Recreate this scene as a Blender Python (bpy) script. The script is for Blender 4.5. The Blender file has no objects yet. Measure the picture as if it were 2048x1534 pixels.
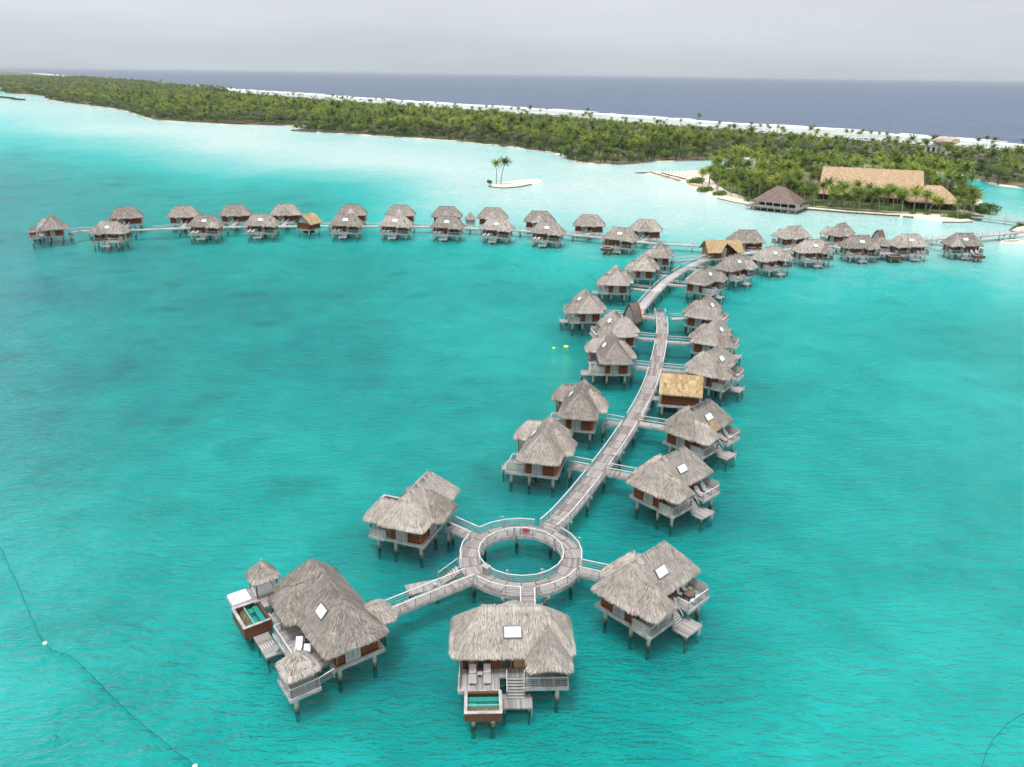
import bpy, math, random
import numpy as np
from mathutils import Vector, Matrix

random.seed(7)
RNG = np.random.default_rng(11)
scene = bpy.context.scene
COL = scene.collection
R = math.radians

# ------------------------------------------------------------------ camera
def set_camera():
    pitch, roll, h = R(21.42), R(0.76), 55.0
    fw = Vector((0, math.cos(pitch), -math.sin(pitch)))
    up = Vector((0, math.sin(pitch), math.cos(pitch)))
    xr = Vector((1, 0, 0))
    r = xr * math.cos(roll) + up * math.sin(roll)
    u = up * math.cos(roll) - xr * math.sin(roll)
    cd = bpy.data.cameras.new('camera')
    cd.sensor_fit = 'HORIZONTAL'; cd.sensor_width = 36.0
    cd.lens = 36.0 * 1580.0 / 2048.0
    cd.clip_start = 0.5; cd.clip_end = 80000.0
    co = bpy.data.objects.new('camera', cd); COL.objects.link(co)
    m = Matrix.Identity(4)
    for i in range(3):
        m[i][0] = r[i]; m[i][1] = u[i]; m[i][2] = -fw[i]
    m[2][3] = h
    co.matrix_world = m
    scene.camera = co
set_camera()

# ------------------------------------------------------------------ sky, sun, exposure
SUN_EL, SUN_AZ = R(73), R(205)          # azimuth clockwise from +y
def set_world():
    w = bpy.data.worlds.new('World'); scene.world = w; w.use_nodes = True
    nt = w.node_tree; nt.nodes.clear(); N = nt.nodes.new; L = nt.links.new
    sky = N('ShaderNodeTexSky'); sky.sky_type = 'NISHITA'; sky.sun_disc = False
    sky.sun_elevation = SUN_EL; sky.sun_rotation = SUN_AZ
    sky.dust_density = 3.0; sky.air_density = 1.0
    sc = N('ShaderNodeVectorMath'); sc.operation = 'SCALE'; sc.inputs['Scale'].default_value = 0.10
    L(sky.outputs[0], sc.inputs[0])
    geo = N('ShaderNodeTexCoord')
    sep = N('ShaderNodeSeparateXYZ'); L(geo.outputs['Generated'], sep.inputs[0])
    ramp = N('ShaderNodeValToRGB')      # even overcast, a little lighter towards the zenith
    e = ramp.color_ramp.elements
    e[0].position = 0.0; e[0].color = (0.40, 0.442, 0.474, 1)
    e[1].position = 1.0; e[1].color = (1.02, 1.03, 1.05, 1)
    a = ramp.color_ramp.elements.new(0.09); a.color = (0.50, 0.525, 0.55, 1)
    a = ramp.color_ramp.elements.new(0.35); a.color = (0.66, 0.68, 0.70, 1)
    L(sep.outputs['Z'], ramp.inputs[0])
    mp = N('ShaderNodeMapping'); mp.inputs['Scale'].default_value = (1.2, 1.2, 8.0); mp.inputs['Location'].default_value = (0.35, 0.0, 0.0)
    L(geo.outputs['Generated'], mp.inputs[0])
    nz = N('ShaderNodeTexNoise'); nz.inputs['Scale'].default_value = 1.6
    nz.inputs['Detail'].default_value = 5.0; nz.inputs['Roughness'].default_value = 0.5
    L(mp.outputs[0], nz.inputs['Vector'])
    mr = N('ShaderNodeMapRange'); mr.inputs[1].default_value = 0.3; mr.inputs[2].default_value = 0.75
    mr.inputs[3].default_value = 0.93; mr.inputs[4].default_value = 1.17
    L(nz.outputs[0], mr.inputs[0])
    cl = N('ShaderNodeVectorMath'); cl.operation = 'SCALE'
    L(ramp.outputs[0], cl.inputs[0]); L(mr.outputs[0], cl.inputs['Scale'])
    mix = N('ShaderNodeMix'); mix.data_type = 'RGBA'; mix.inputs[0].default_value = 0.93
    L(sc.outputs[0], mix.inputs['A']); L(cl.outputs[0], mix.inputs['B'])
    bg = N('ShaderNodeBackground'); bg.inputs[1].default_value = 1.0
    L(mix.outputs['Result'], bg.inputs[0])
    out = N('ShaderNodeOutputWorld'); L(bg.outputs[0], out.inputs[0])
set_world()

def set_sun():
    sd = bpy.data.lights.new('sun', 'SUN'); sd.energy = 1.5; sd.angle = R(12); sd.color = (1.0, 0.97, 0.93)
    so = bpy.data.objects.new('sun', sd); COL.objects.link(so)
    d = Vector((math.sin(SUN_AZ) * math.cos(SUN_EL), math.cos(SUN_AZ) * math.cos(SUN_EL), math.sin(SUN_EL)))
    so.rotation_euler = d.to_track_quat('Z', 'Y').to_euler()
    so.location = (0, -40, 120)
set_sun()
scene.view_settings.view_transform = 'Standard'
scene.view_settings.look = 'None'
scene.view_settings.exposure = 0.54
scene.view_settings.gamma = 1.0
scene.view_settings.use_curve_mapping = False
scene.render.engine = 'CYCLES'
scene.cycles.use_denoising = True
scene.cycles.use_adaptive_sampling = True
scene.cycles.adaptive_threshold = 0.03
scene.cycles.max_bounces = 6
scene.cycles.diffuse_bounces = 2
scene.cycles.glossy_bounces = 3
scene.cycles.transparent_max_bounces = 8
scene.cycles.volume_bounces = 0
scene.cycles.caustics_reflective = False
scene.cycles.caustics_refractive = False

# ------------------------------------------------------------------ materials
def new_mat(name):
    m = bpy.data.materials.new(name); m.use_nodes = True
    nt = m.node_tree; nt.nodes.clear()
    return m, nt, nt.nodes.new, nt.links.new

def ramp_node(N, stops):
    r = N('ShaderNodeValToRGB'); e = r.color_ramp.elements
    e[0].position, e[0].color = stops[0][0], (*stops[0][1], 1)
    e[1].position, e[1].color = stops[-1][0], (*stops[-1][1], 1)
    for p, c in stops[1:-1]:
        x = e.new(p); x.color = (*c, 1)
    return r

def mat_tint(name, stops, rough=0.9, noise=2.0, stretch=(1, 1, 1), wn=0.35, wt=0.45, wo=0.2,
             bump=0.0, translucent=0.0, coord='Object'):
    """colour from a per-face 'tint', fine noise and a per-object random, through a ramp"""
    m, nt, N, L = new_mat(name)
    tc = N('ShaderNodeTexCoord'); mp = N('ShaderNodeMapping'); mp.inputs['Scale'].default_value = stretch
    L(tc.outputs[coord], mp.inputs[0])
    nz = N('ShaderNodeTexNoise'); nz.inputs['Scale'].default_value = noise; nz.inputs['Detail'].default_value = 4
    L(mp.outputs[0], nz.inputs['Vector'])
    at = N('ShaderNodeAttribute'); at.attribute_name = 'tint'
    oi = N('ShaderNodeObjectInfo')
    def mul(sock, k):
        n = N('ShaderNodeMath'); n.operation = 'MULTIPLY'; L(sock, n.inputs[0]); n.inputs[1].default_value = k; return n.outputs[0]
    def add(a, b):
        n = N('ShaderNodeMath'); n.operation = 'ADD'; L(a, n.inputs[0]); L(b, n.inputs[1]); return n.outputs[0]
    v = add(add(mul(nz.outputs[0], wn), mul(at.outputs['Fac'], wt)), mul(oi.outputs['Random'], wo))
    rp = ramp_node(N, stops); L(v, rp.inputs[0])
    bs = N('ShaderNodeBsdfPrincipled'); L(rp.outputs[0], bs.inputs['Base Color'])
    bs.inputs['Roughness'].default_value = rough
    bs.inputs['Specular IOR Level'].default_value = 0.25
    if bump:
        b = N('ShaderNodeBump'); b.inputs['Strength'].default_value = bump; b.inputs['Distance'].default_value = 0.05
        L(nz.outputs[0], b.inputs['Height']); L(b.outputs[0], bs.inputs['Normal'])
    out = N('ShaderNodeOutputMaterial'); sh = bs.outputs[0]
    if translucent:
        tr = N('ShaderNodeBsdfTranslucent'); L(rp.outputs[0], tr.inputs[0])
        mx = N('ShaderNodeMixShader'); mx.inputs[0].default_value = translucent
        L(sh, mx.inputs[1]); L(tr.outputs[0], mx.inputs[2]); sh = mx.outputs[0]
    L(sh, out.inputs[0])
    return m

def mat_boards(name, stops, axis='Z', pitch=0.16, rough=0.75, gap=0.35, wear=None):
    """boards side by side: a colour of its own for each, a dark joint line, grain"""
    m, nt, N, L = new_mat(name)
    tc = N('ShaderNodeTexCoord'); sp = N('ShaderNodeSeparateXYZ'); L(tc.outputs['Object'], sp.inputs[0])
    d = N('ShaderNodeMath'); d.operation = 'DIVIDE'; L(sp.outputs[axis], d.inputs[0]); d.inputs[1].default_value = pitch
    fl = N('ShaderNodeMath'); fl.operation = 'FLOOR'; L(d.outputs[0], fl.inputs[0])
    fr = N('ShaderNodeMath'); fr.operation = 'FRACT'; L(d.outputs[0], fr.inputs[0])
    wn = N('ShaderNodeTexWhiteNoise'); wn.noise_dimensions = '1D'; L(fl.outputs[0], wn.inputs['W'])
    mp = N('ShaderNodeMapping')
    s = [2.0, 2.0, 2.0]; s['XYZ'.index(axis)] = 22.0; mp.inputs['Scale'].default_value = s
    L(tc.outputs['Object'], mp.inputs[0])
    nz = N('ShaderNodeTexNoise'); nz.inputs['Scale'].default_value = 1.2; nz.inputs['Detail'].default_value = 5
    L(mp.outputs[0], nz.inputs['Vector'])
    mx = N('ShaderNodeMix'); mx.data_type = 'FLOAT'; mx.inputs[0].default_value = 0.5
    L(wn.outputs[0], mx.inputs['A']); L(nz.outputs[0], mx.inputs['B'])
    rp = ramp_node(N, stops); L(mx.outputs[0], rp.inputs[0])
    # joint: nearness of the fraction to 0
    lt = N('ShaderNodeMath'); lt.operation = 'LESS_THAN'; L(fr.outputs[0], lt.inputs[0]); lt.inputs[1].default_value = 0.10
    mu = N('ShaderNodeMath'); mu.operation = 'MULTIPLY'; L(lt.outputs[0], mu.inputs[0]); mu.inputs[1].default_value = gap
    iv = N('ShaderNodeMath'); iv.operation = 'SUBTRACT'; iv.inputs[0].default_value = 1.0; L(mu.outputs[0], iv.inputs[1])
    sc = N('ShaderNodeVectorMath'); sc.operation = 'SCALE'; L(rp.outputs[0], sc.inputs[0]); L(iv.outputs[0], sc.inputs['Scale'])
    bs = N('ShaderNodeBsdfPrincipled'); L(sc.outputs[0], bs.inputs['Base Color']); bs.inputs['Roughness'].default_value = rough
    bs.inputs['Specular IOR Level'].default_value = 0.25
    b = N('ShaderNodeBump'); b.inputs['Strength'].default_value = 0.5; b.inputs['Distance'].default_value = 0.02
    b.invert = True
    L(lt.outputs[0], b.inputs['Height']); L(b.outputs[0], bs.inputs['Normal'])
    out = N('ShaderNodeOutputMaterial'); L(bs.outputs[0], out.inputs[0])
    return m

def mat_plain(name, col, rough=0.6, vary=0.15, scale=3.0, metal=0.0, spec=0.4, coord='Object'):
    m, nt, N, L = new_mat(name)
    tc = N('ShaderNodeTexCoord'); nz = N('ShaderNodeTexNoise'); nz.inputs['Scale'].default_value = scale
    nz.inputs['Detail'].default_value = 4; L(tc.outputs[coord], nz.inputs['Vector'])
    lo = tuple(c * (1 - vary) for c in col); hi = tuple(min(1, c * (1 + vary)) for c in col)
    rp = ramp_node(N, [(0.3, lo), (0.7, hi)]); L(nz.outputs[0], rp.inputs[0])
    bs = N('ShaderNodeBsdfPrincipled'); L(rp.outputs[0], bs.inputs['Base Color'])
    bs.inputs['Roughness'].default_value = rough; bs.inputs['Metallic'].default_value = metal
    bs.inputs['Specular IOR Level'].default_value = spec
    out = N('ShaderNodeOutputMaterial'); L(bs.outputs[0], out.inputs[0])
    return m

def mat_pile():
    """pale concrete pile, stained brown and green near the waterline"""
    m, nt, N, L = new_mat('pile_concrete')
    g = N('ShaderNodeNewGeometry'); sp = N('ShaderNodeSeparateXYZ'); L(g.outputs['Position'], sp.inputs[0])
    nz = N('ShaderNodeTexNoise'); nz.inputs['Scale'].default_value = 3.0; L(g.outputs['Position'], nz.inputs['Vector'])
    ad = N('ShaderNodeMath'); ad.operation = 'MULTIPLY_ADD'; L(nz.outputs[0], ad.inputs[0]); ad.inputs[1].default_value = 0.9
    L(sp.outputs['Z'], ad.inputs[2])
    mr = N('ShaderNodeMapRange'); mr.inputs[1].default_value = 0.2; mr.inputs[2].default_value = 2.0
    L(ad.outputs[0], mr.inputs[0])
    rp = ramp_node(N, [(0.0, (0.035, 0.035, 0.028)), (0.18, (0.06, 0.05, 0.035)), (0.32, (0.28, 0.2, 0.09)), (0.5, (0.5, 0.47, 0.42)), (1.0, (0.6, 0.58, 0.55))])
    L(mr.outputs[0], rp.inputs[0])
    bs = N('ShaderNodeBsdfPrincipled'); L(rp.outputs[0], bs.inputs['Base Color']); bs.inputs['Roughness'].default_value = 0.85
    out = N('ShaderNodeOutputMaterial'); L(bs.outputs[0], out.inputs[0])
    return m

M = {}
M['thatch'] = mat_tint('thatch_grey', [(0.14, (0.055, 0.045, 0.039)), (0.36, (0.235, 0.202, 0.176)), (0.58, (0.42, 0.373, 0.333)), (0.86, (0.75, 0.685, 0.625))], 0.95, 0.55, (1, 1, 1), 0.34, 0.48, 0.2)
M['thatch_base'] = mat_tint('thatch_underlay', [(0.1, (0.08, 0.06, 0.05)), (0.9, (0.22, 0.18, 0.15))], 0.95, 6.0, (3, 3, 1), 0.8, 0.0, 0.1)
M['straw'] = mat_tint('thatch_straw', [(0.14, (0.14, 0.088, 0.04)), (0.4, (0.40, 0.285, 0.145)), (0.62, (0.56, 0.42, 0.235)), (0.9, (0.78, 0.63, 0.40))], 0.9, 1.5, (1, 1, 1), 0.35, 0.55, 0.08)
M['deck'] = mat_boards('weathered_deck', [(0.15, (0.22, 0.205, 0.20)), (0.5, (0.37, 0.35, 0.34)), (0.85, (0.54, 0.525, 0.515))], 'X', 0.15, 0.8, 0.45)
M['fascia'] = mat_plain('weathered_fascia', (0.42, 0.405, 0.395), 0.75, 0.32, 1.4)
M['rail'] = mat_plain('pale_rail', (0.66, 0.65, 0.645), 0.5, 0.1, 2.0)
M['post'] = mat_plain('grey_post', (0.36, 0.34, 0.33), 0.7, 0.2, 4.0)
M['wire'] = mat_plain('rail_wire', (0.55, 0.56, 0.56), 0.4, 0.05, 2.0, 0.3)
M['walkboard'] = mat_tint('walkway_board', [(0.16, (0.10, 0.078, 0.07)), (0.34, (0.27, 0.215, 0.20)), (0.46, (0.35, 0.33, 0.335)), (0.58, (0.40, 0.35, 0.31)), (0.72, (0.44, 0.42, 0.42)), (0.9, (0.60, 0.57, 0.54))], 0.85, 3.0, (0.8, 8, 1), 0.60, 0.0, 0.32, coord='Object')
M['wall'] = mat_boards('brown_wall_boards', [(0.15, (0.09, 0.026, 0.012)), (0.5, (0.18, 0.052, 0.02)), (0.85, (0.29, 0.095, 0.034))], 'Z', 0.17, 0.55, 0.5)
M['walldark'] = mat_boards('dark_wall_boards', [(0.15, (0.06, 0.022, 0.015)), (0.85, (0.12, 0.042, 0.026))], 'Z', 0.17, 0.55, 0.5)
M['trim'] = mat_plain('orange_timber_trim', (0.34, 0.14, 0.05), 0.55, 0.2, 3.0)
M['bamboo'] = mat_tint('bamboo_slats', [(0.1, (0.24, 0.23, 0.21)), (0.5, (0.42, 0.41, 0.38)), (0.9, (0.58, 0.57, 0.54))], 0.7, 4.0, (1, 1, 0.3), 0.3, 0.55, 0.15)
M['glass'] = mat_plain('window_glass', (0.05, 0.05, 0.045), 0.08, 0.1, 1.0, 0.0, 0.6)
M['blind'] = mat_plain('straw_blind', (0.38, 0.27, 0.13), 0.8, 0.25, 5.0)
M['skylight'] = mat_plain('skylight_glass', (0.80, 0.84, 0.87), 0.12, 0.03, 1.0, 0.0, 0.8)  # white base colour paints in the sky reflected by the pane
M['skyframe'] = mat_plain('skylight_frame', (0.16, 0.15, 0.15), 0.5, 0.1, 1.0)
M['cushion'] = mat_plain('white_cushion', (0.82, 0.82, 0.82), 0.8, 0.04, 2.0)
M['loungewood'] = mat_plain('grey_lounger_wood', (0.50, 0.48, 0.47), 0.7, 0.15, 6.0)
M['dark'] = mat_plain('dark_furniture', (0.03, 0.028, 0.027), 0.5, 0.2, 3.0)
M['poolclad'] = mat_boards('pool_cladding', [(0.15, (0.10, 0.038, 0.022)), (0.85, (0.22, 0.085, 0.045))], 'Z', 0.2, 0.5, 0.4)
M['pooltile'] = mat_plain('pool_tile', (0.20, 0.50, 0.46), 0.3, 0.1, 4.0)
M['poolmoss'] = mat_plain('mossy_trough', (0.16, 0.13, 0.06), 0.8, 0.6, 2.2)
M['pile'] = mat_pile()
M['pilecap'] = mat_plain('pile_cap', (0.42, 0.40, 0.37), 0.8, 0.2, 3.0)
M['red'] = mat_plain('red_sign', (0.75, 0.12, 0.15), 0.5, 0.05, 1.0)
M['maroon'] = mat_plain('maroon_mark', (0.30, 0.02, 0.03), 0.5, 0.05, 1.0)
M['yellow'] = mat_plain('yellow_float', (0.72, 0.78, 0.10), 0.4, 0.06, 1.0)
M['buoy'] = mat_plain('white_buoy', (0.85, 0.85, 0.83), 0.4, 0.03, 1.0)
M['rope'] = mat_plain('dark_rope', (0.018, 0.035, 0.03), 0.8, 0.2, 5.0)
M['sand'] = mat_tint('beach_sand', [(0.1, (0.60, 0.50, 0.38)), (0.5, (0.74, 0.65, 0.53)), (0.9, (0.84, 0.77, 0.67))], 0.95, 0.12, (1, 1, 1), 0.9, 0.0, 0.05, coord='Object')
M['soil'] = mat_tint('island_ground', [(0.1, (0.06, 0.055, 0.03)), (0.5, (0.13, 0.12, 0.06)), (0.9, (0.30, 0.26, 0.18))], 0.95, 0.05, (1, 1, 1), 1.0, 0.0, 0.0)
M['lawn'] = mat_tint('lawn_grass', [(0.1, (0.05, 0.085, 0.022)), (0.5, (0.085, 0.135, 0.033)), (0.9, (0.17, 0.20, 0.07))], 0.95, 0.2, (1, 1, 1), 1.0, 0.0, 0.0)
M['path'] = mat_plain('pale_path', (0.50, 0.45, 0.38), 0.9, 0.15, 0.6)
M['rock'] = mat_tint('dark_rock', [(0.1, (0.04, 0.035, 0.03)), (0.9, (0.20, 0.17, 0.13))], 0.95, 1.0, (1, 1, 1), 0.8, 0.2, 0.2)
M['reef'] = mat_tint('reef_flat', [(0.2, (0.27, 0.29, 0.26)), (0.5, (0.42, 0.47, 0.44)), (0.8, (0.58, 0.62, 0.57))], 0.8, 0.03, (0.5, 1.2, 1), 1.0, 0.0, 0.0)
M['foam'] = mat_plain('white_foam', (0.88, 0.90, 0.91), 0.9, 0.06, 0.3)
M['palm'] = mat_tint('palm_frond', [(0.15, (0.035, 0.065, 0.012)), (0.4, (0.115, 0.18, 0.03)), (0.65, (0.235, 0.32, 0.05)), (0.92, (0.45, 0.46, 0.09))], 0.6, 0.4, (1, 1, 1), 0.15, 0.45, 0.45, 0, 0.3)
M['leaf'] = mat_tint('broad_leaf', [(0.15, (0.022, 0.05, 0.014)), (0.5, (0.08, 0.15, 0.034)), (0.85, (0.24, 0.33, 0.07))], 0.6, 0.4, (1, 1, 1), 0.1, 0.45, 0.5, 0, 0.25)
M['needle'] = mat_tint('ironwood_foliage', [(0.1, (0.07, 0.085, 0.042)), (0.5, (0.17, 0.195, 0.10)), (0.9, (0.30, 0.32, 0.17))], 0.8, 0.4, (1, 1, 1), 0.15, 0.5, 0.35, 0, 0.25)
M['bush'] = mat_tint('bush_leaf', [(0.1, (0.025, 0.065, 0.014)), (0.5, (0.085, 0.17, 0.032)), (0.9, (0.19, 0.31, 0.055))], 0.6, 0.4, (1, 1, 1), 0.15, 0.55, 0.3, 0, 0.2)
M['trunk'] = mat_plain('palm_trunk', (0.30, 0.26, 0.22), 0.9, 0.25, 2.0)
M['bark'] = mat_plain('dark_bark', (0.12, 0.10, 0.085), 0.9, 0.25, 2.0)
M['white'] = mat_plain('white_paint', (0.80, 0.80, 0.78), 0.6, 0.05, 1.0)
M['tan'] = mat_plain('tan_plaster', (0.48, 0.38, 0.30), 0.9, 0.2, 0.4)
M['hallthatch'] = mat_tint('hall_thatch', [(0.1, (0.26, 0.16, 0.09)), (0.4, (0.45, 0.31, 0.19)), (0.65, (0.56, 0.41, 0.265)), (0.92, (0.70, 0.55, 0.38))], 0.95, 0.6, (1, 1, 1), 0.45, 0.5, 0.05)
M['brownthatch'] = mat_tint('brown_thatch', [(0.05, (0.11, 0.08, 0.065)), (0.4, (0.20, 0.15, 0.128)), (0.7, (0.30, 0.235, 0.205)), (0.95, (0.42, 0.35, 0.31))], 0.95, 0.7, (1, 1, 1), 0.45, 0.5, 0.05)
M['slate'] = mat_plain('slate_roof', (0.12, 0.12, 0.135), 0.7, 0.15, 1.0)
M['orange'] = mat_plain('orange_plastic', (0.80, 0.32, 0.04), 0.4, 0.06, 1.0)
M['blue'] = mat_plain('blue_cloth', (0.10, 0.22, 0.40), 0.8, 0.1, 1.0)
M['wood'] = mat_plain('brown_timber', (0.20, 0.13, 0.09), 0.8, 0.25, 3.0)

# lagoon water: clear body coloured by depth over a pale bed, sky reflected on small waves
def mat_lagoon():
    m, nt, N, L = new_mat('lagoon_water')
    g = N('ShaderNodeNewGeometry')
    at = N('ShaderNodeAttribute'); at.attribute_name = 'depth'
    # relief of the bed seen through the water
    n1 = N('ShaderNodeTexNoise'); n1.inputs['Scale'].default_value = 0.035; n1.inputs['Detail'].default_value = 6; n1.inputs['Roughness'].default_value = 0.55
    mp1 = N('ShaderNodeMapping'); mp1.inputs['Scale'].default_value = (1.0, 0.75, 1.0); mp1.inputs['Rotation'].default_value = (0, 0, R(-35))
    L(g.outputs['Position'], mp1.inputs[0]); L(mp1.outputs[0], n1.inputs['Vector'])
    n2 = N('ShaderNodeTexNoise'); n2.inputs['Scale'].default_value = 0.16; n2.inputs['Detail'].default_value = 4
    L(g.outputs['Position'], n2.inputs['Vector'])
    def math_(op, a, b, c=None):
        n = N('ShaderNodeMath'); n.operation = op
        for i, x in enumerate((a, b, c)):
            if x is None: continue
            if isinstance(x, (int, float)): n.inputs[i].default_value = x
            else: L(x, n.inputs[i])
        return n.outputs[0]
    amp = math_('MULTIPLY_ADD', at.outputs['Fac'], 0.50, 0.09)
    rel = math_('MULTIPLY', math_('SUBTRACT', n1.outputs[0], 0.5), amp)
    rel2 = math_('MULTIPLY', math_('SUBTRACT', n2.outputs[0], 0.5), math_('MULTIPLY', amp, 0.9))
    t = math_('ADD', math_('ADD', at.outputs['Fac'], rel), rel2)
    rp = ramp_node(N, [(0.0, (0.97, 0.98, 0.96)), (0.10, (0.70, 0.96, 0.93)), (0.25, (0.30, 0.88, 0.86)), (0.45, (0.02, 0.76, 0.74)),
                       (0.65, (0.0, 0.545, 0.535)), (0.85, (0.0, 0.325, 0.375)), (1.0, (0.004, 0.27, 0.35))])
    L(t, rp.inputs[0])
    # waves
    hs = None
    for sc_, st, rot, k in ((0.5, (1.0, 2.3, 1), -12, 1.0), (1.5, (1.0, 2.2, 1), 12, 0.45), (4.2, (1.0, 1.8, 1), 5, 0.13), (0.13, (1, 1.9, 1), -25, 0.9)):
        mp = N('ShaderNodeMapping'); mp.inputs['Scale'].default_value = st; mp.inputs['Rotation'].default_value = (0, 0, R(rot))
        L(g.outputs['Position'], mp.inputs[0])
        nz = N('ShaderNodeTexNoise'); nz.inputs['Scale'].default_value = sc_; nz.inputs['Detail'].default_value = 3
        nz.inputs['Distortion'].default_value = 0.4
        L(mp.outputs[0], nz.inputs['Vector'])
        v = math_('MULTIPLY', nz.outputs[0], k)
        hs = v if hs is None else math_('ADD', hs, v)
    bp = N('ShaderNodeBump'); bp.inputs['Strength'].default_value = 1.0; bp.inputs['Distance'].default_value = 0.85
    L(hs, bp.inputs['Height'])
    df = N('ShaderNodeBsdfDiffuse'); L(rp.outputs[0], df.inputs[0]); L(bp.outputs[0], df.inputs['Normal'])
    gm = N('ShaderNodeGamma'); gm.inputs[1].default_value = 0.5; L(rp.outputs[0], gm.inputs[0])
    tr = N('ShaderNodeBsdfTransparent'); L(gm.outputs[0], tr.inputs[0])
    body = N('ShaderNodeMixShader'); L(math_('MINIMUM', math_('MULTIPLY_ADD', at.outputs['Fac'], 1.0, 0.16), 0.84), body.inputs[0])
    L(df.outputs[0], body.inputs[1]); L(tr.outputs[0], body.inputs[2])
    gl = N('ShaderNodeBsdfGlossy'); gl.inputs['Roughness'].default_value = 0.06; gl.inputs[0].default_value = (0.78, 0.96, 1, 1)
    L(bp.outputs[0], gl.inputs['Normal'])
    fr = N('ShaderNodeFresnel'); fr.inputs['IOR'].default_value = 1.45; L(bp.outputs[0], fr.inputs['Normal'])
    mx = N('ShaderNodeMixShader'); L(math_('MINIMUM', math_('MULTIPLY', math_('POWER', fr.outputs[0], 1.5), 1.75), 0.9), mx.inputs[0]); L(body.outputs[0], mx.inputs[1]); L(gl.outputs[0], mx.inputs[2])
    out = N('ShaderNodeOutputMaterial'); L(mx.outputs[0], out.inputs[0])
    return m
M['lagoon'] = mat_lagoon()

def mat_ocean():
    m, nt, N, L = new_mat('ocean_water')
    g = N('ShaderNodeNewGeometry')
    mp = N('ShaderNodeMapping'); mp.inputs['Scale'].default_value = (0.5, 1.5, 1); mp.inputs['Rotation'].default_value = (0, 0, R(-20))
    L(g.outputs['Position'], mp.inputs[0])
    nz = N('ShaderNodeTexNoise'); nz.inputs['Scale'].default_value = 0.06; nz.inputs['Detail'].default_value = 6
    L(mp.outputs[0], nz.inputs['Vector'])
    bp = N('ShaderNodeBump'); bp.inputs['Strength'].default_value = 1.0; bp.inputs['Distance'].default_value = 5.0
    L(nz.outputs[0], bp.inputs['Height'])
    # whitecaps
    n2 = N('ShaderNodeTexNoise'); n2.inputs['Scale'].default_value = 0.035; n2.inputs['Detail'].default_value = 8; n2.inputs['Roughness'].default_value = 0.7
    L(mp.outputs[0], n2.inputs['Vector'])
    rp = ramp_node(N, [(0.68, (0, 0, 0)), (0.74, (1, 1, 1))]); L(n2.outputs[0], rp.inputs[0])
    n3 = N('ShaderNodeTexNoise'); n3.inputs['Scale'].default_value = 0.011; n3.inputs['Detail'].default_value = 7; n3.inputs['Roughness'].default_value = 0.75
    L(mp.outputs[0], n3.inputs['Vector'])
    rc = ramp_node(N, [(0.3, (0.016, 0.042, 0.090)), (0.7, (0.052, 0.098, 0.165))]); L(n3.outputs[0], rc.inputs[0])
    mixc = N('ShaderNodeMix'); mixc.data_type = 'RGBA'; L(rp.outputs[0], mixc.inputs[0])
    L(rc.outputs[0], mixc.inputs['A']); mixc.inputs['B'].default_value = (0.75, 0.78, 0.8, 1)
    df = N('ShaderNodeBsdfDiffuse'); L(mixc.outputs['Result'], df.inputs[0])
    gl = N('ShaderNodeBsdfGlossy'); gl.inputs['Roughness'].default_value = 0.35; gl.inputs[0].default_value = (0.9, 0.92, 1, 1)
    L(bp.outputs[0], gl.inputs['Normal'])
    fr = N('ShaderNodeFresnel'); fr.inputs['IOR'].default_value = 1.33; L(bp.outputs[0], fr.inputs['Normal'])
    cl = N('ShaderNodeMath'); cl.operation = 'MINIMUM'; cl.inputs[1].default_value = 0.24; L(fr.outputs[0], cl.inputs[0])
    mx = N('ShaderNodeMixShader'); L(cl.outputs[0], mx.inputs[0]); L(df.outputs[0], mx.inputs[1]); L(gl.outputs[0], mx.inputs[2])
    out = N('ShaderNodeOutputMaterial'); L(mx.outputs[0], out.inputs[0])
    return m
M['ocean'] = mat_ocean()
M['seabed'] = mat_tint('sandy_seabed', [(0.25, (0.50, 0.52, 0.46)), (0.42, (0.86, 0.86, 0.80)), (0.8, (0.97, 0.96, 0.91))], 0.95, 0.08, (1, 1, 1), 1.0, 0.0, 0.0)
def mat_poolwater():
    m, nt, N, L = new_mat('pool_water')
    tr = N('ShaderNodeBsdfTransparent'); tr.inputs[0].default_value = (0.45, 0.86, 0.82, 1)
    gl = N('ShaderNodeBsdfGlossy'); gl.inputs['Roughness'].default_value = 0.05
    fr = N('ShaderNodeFresnel'); fr.inputs['IOR'].default_value = 1.33
    mx = N('ShaderNodeMixShader'); L(fr.outputs[0], mx.inputs[0]); L(tr.outputs[0], mx.inputs[1]); L(gl.outputs[0], mx.inputs[2])
    out = N('ShaderNodeOutputMaterial'); L(mx.outputs[0], out.inputs[0])
    return m
M['poolwater'] = mat_poolwater()

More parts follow.
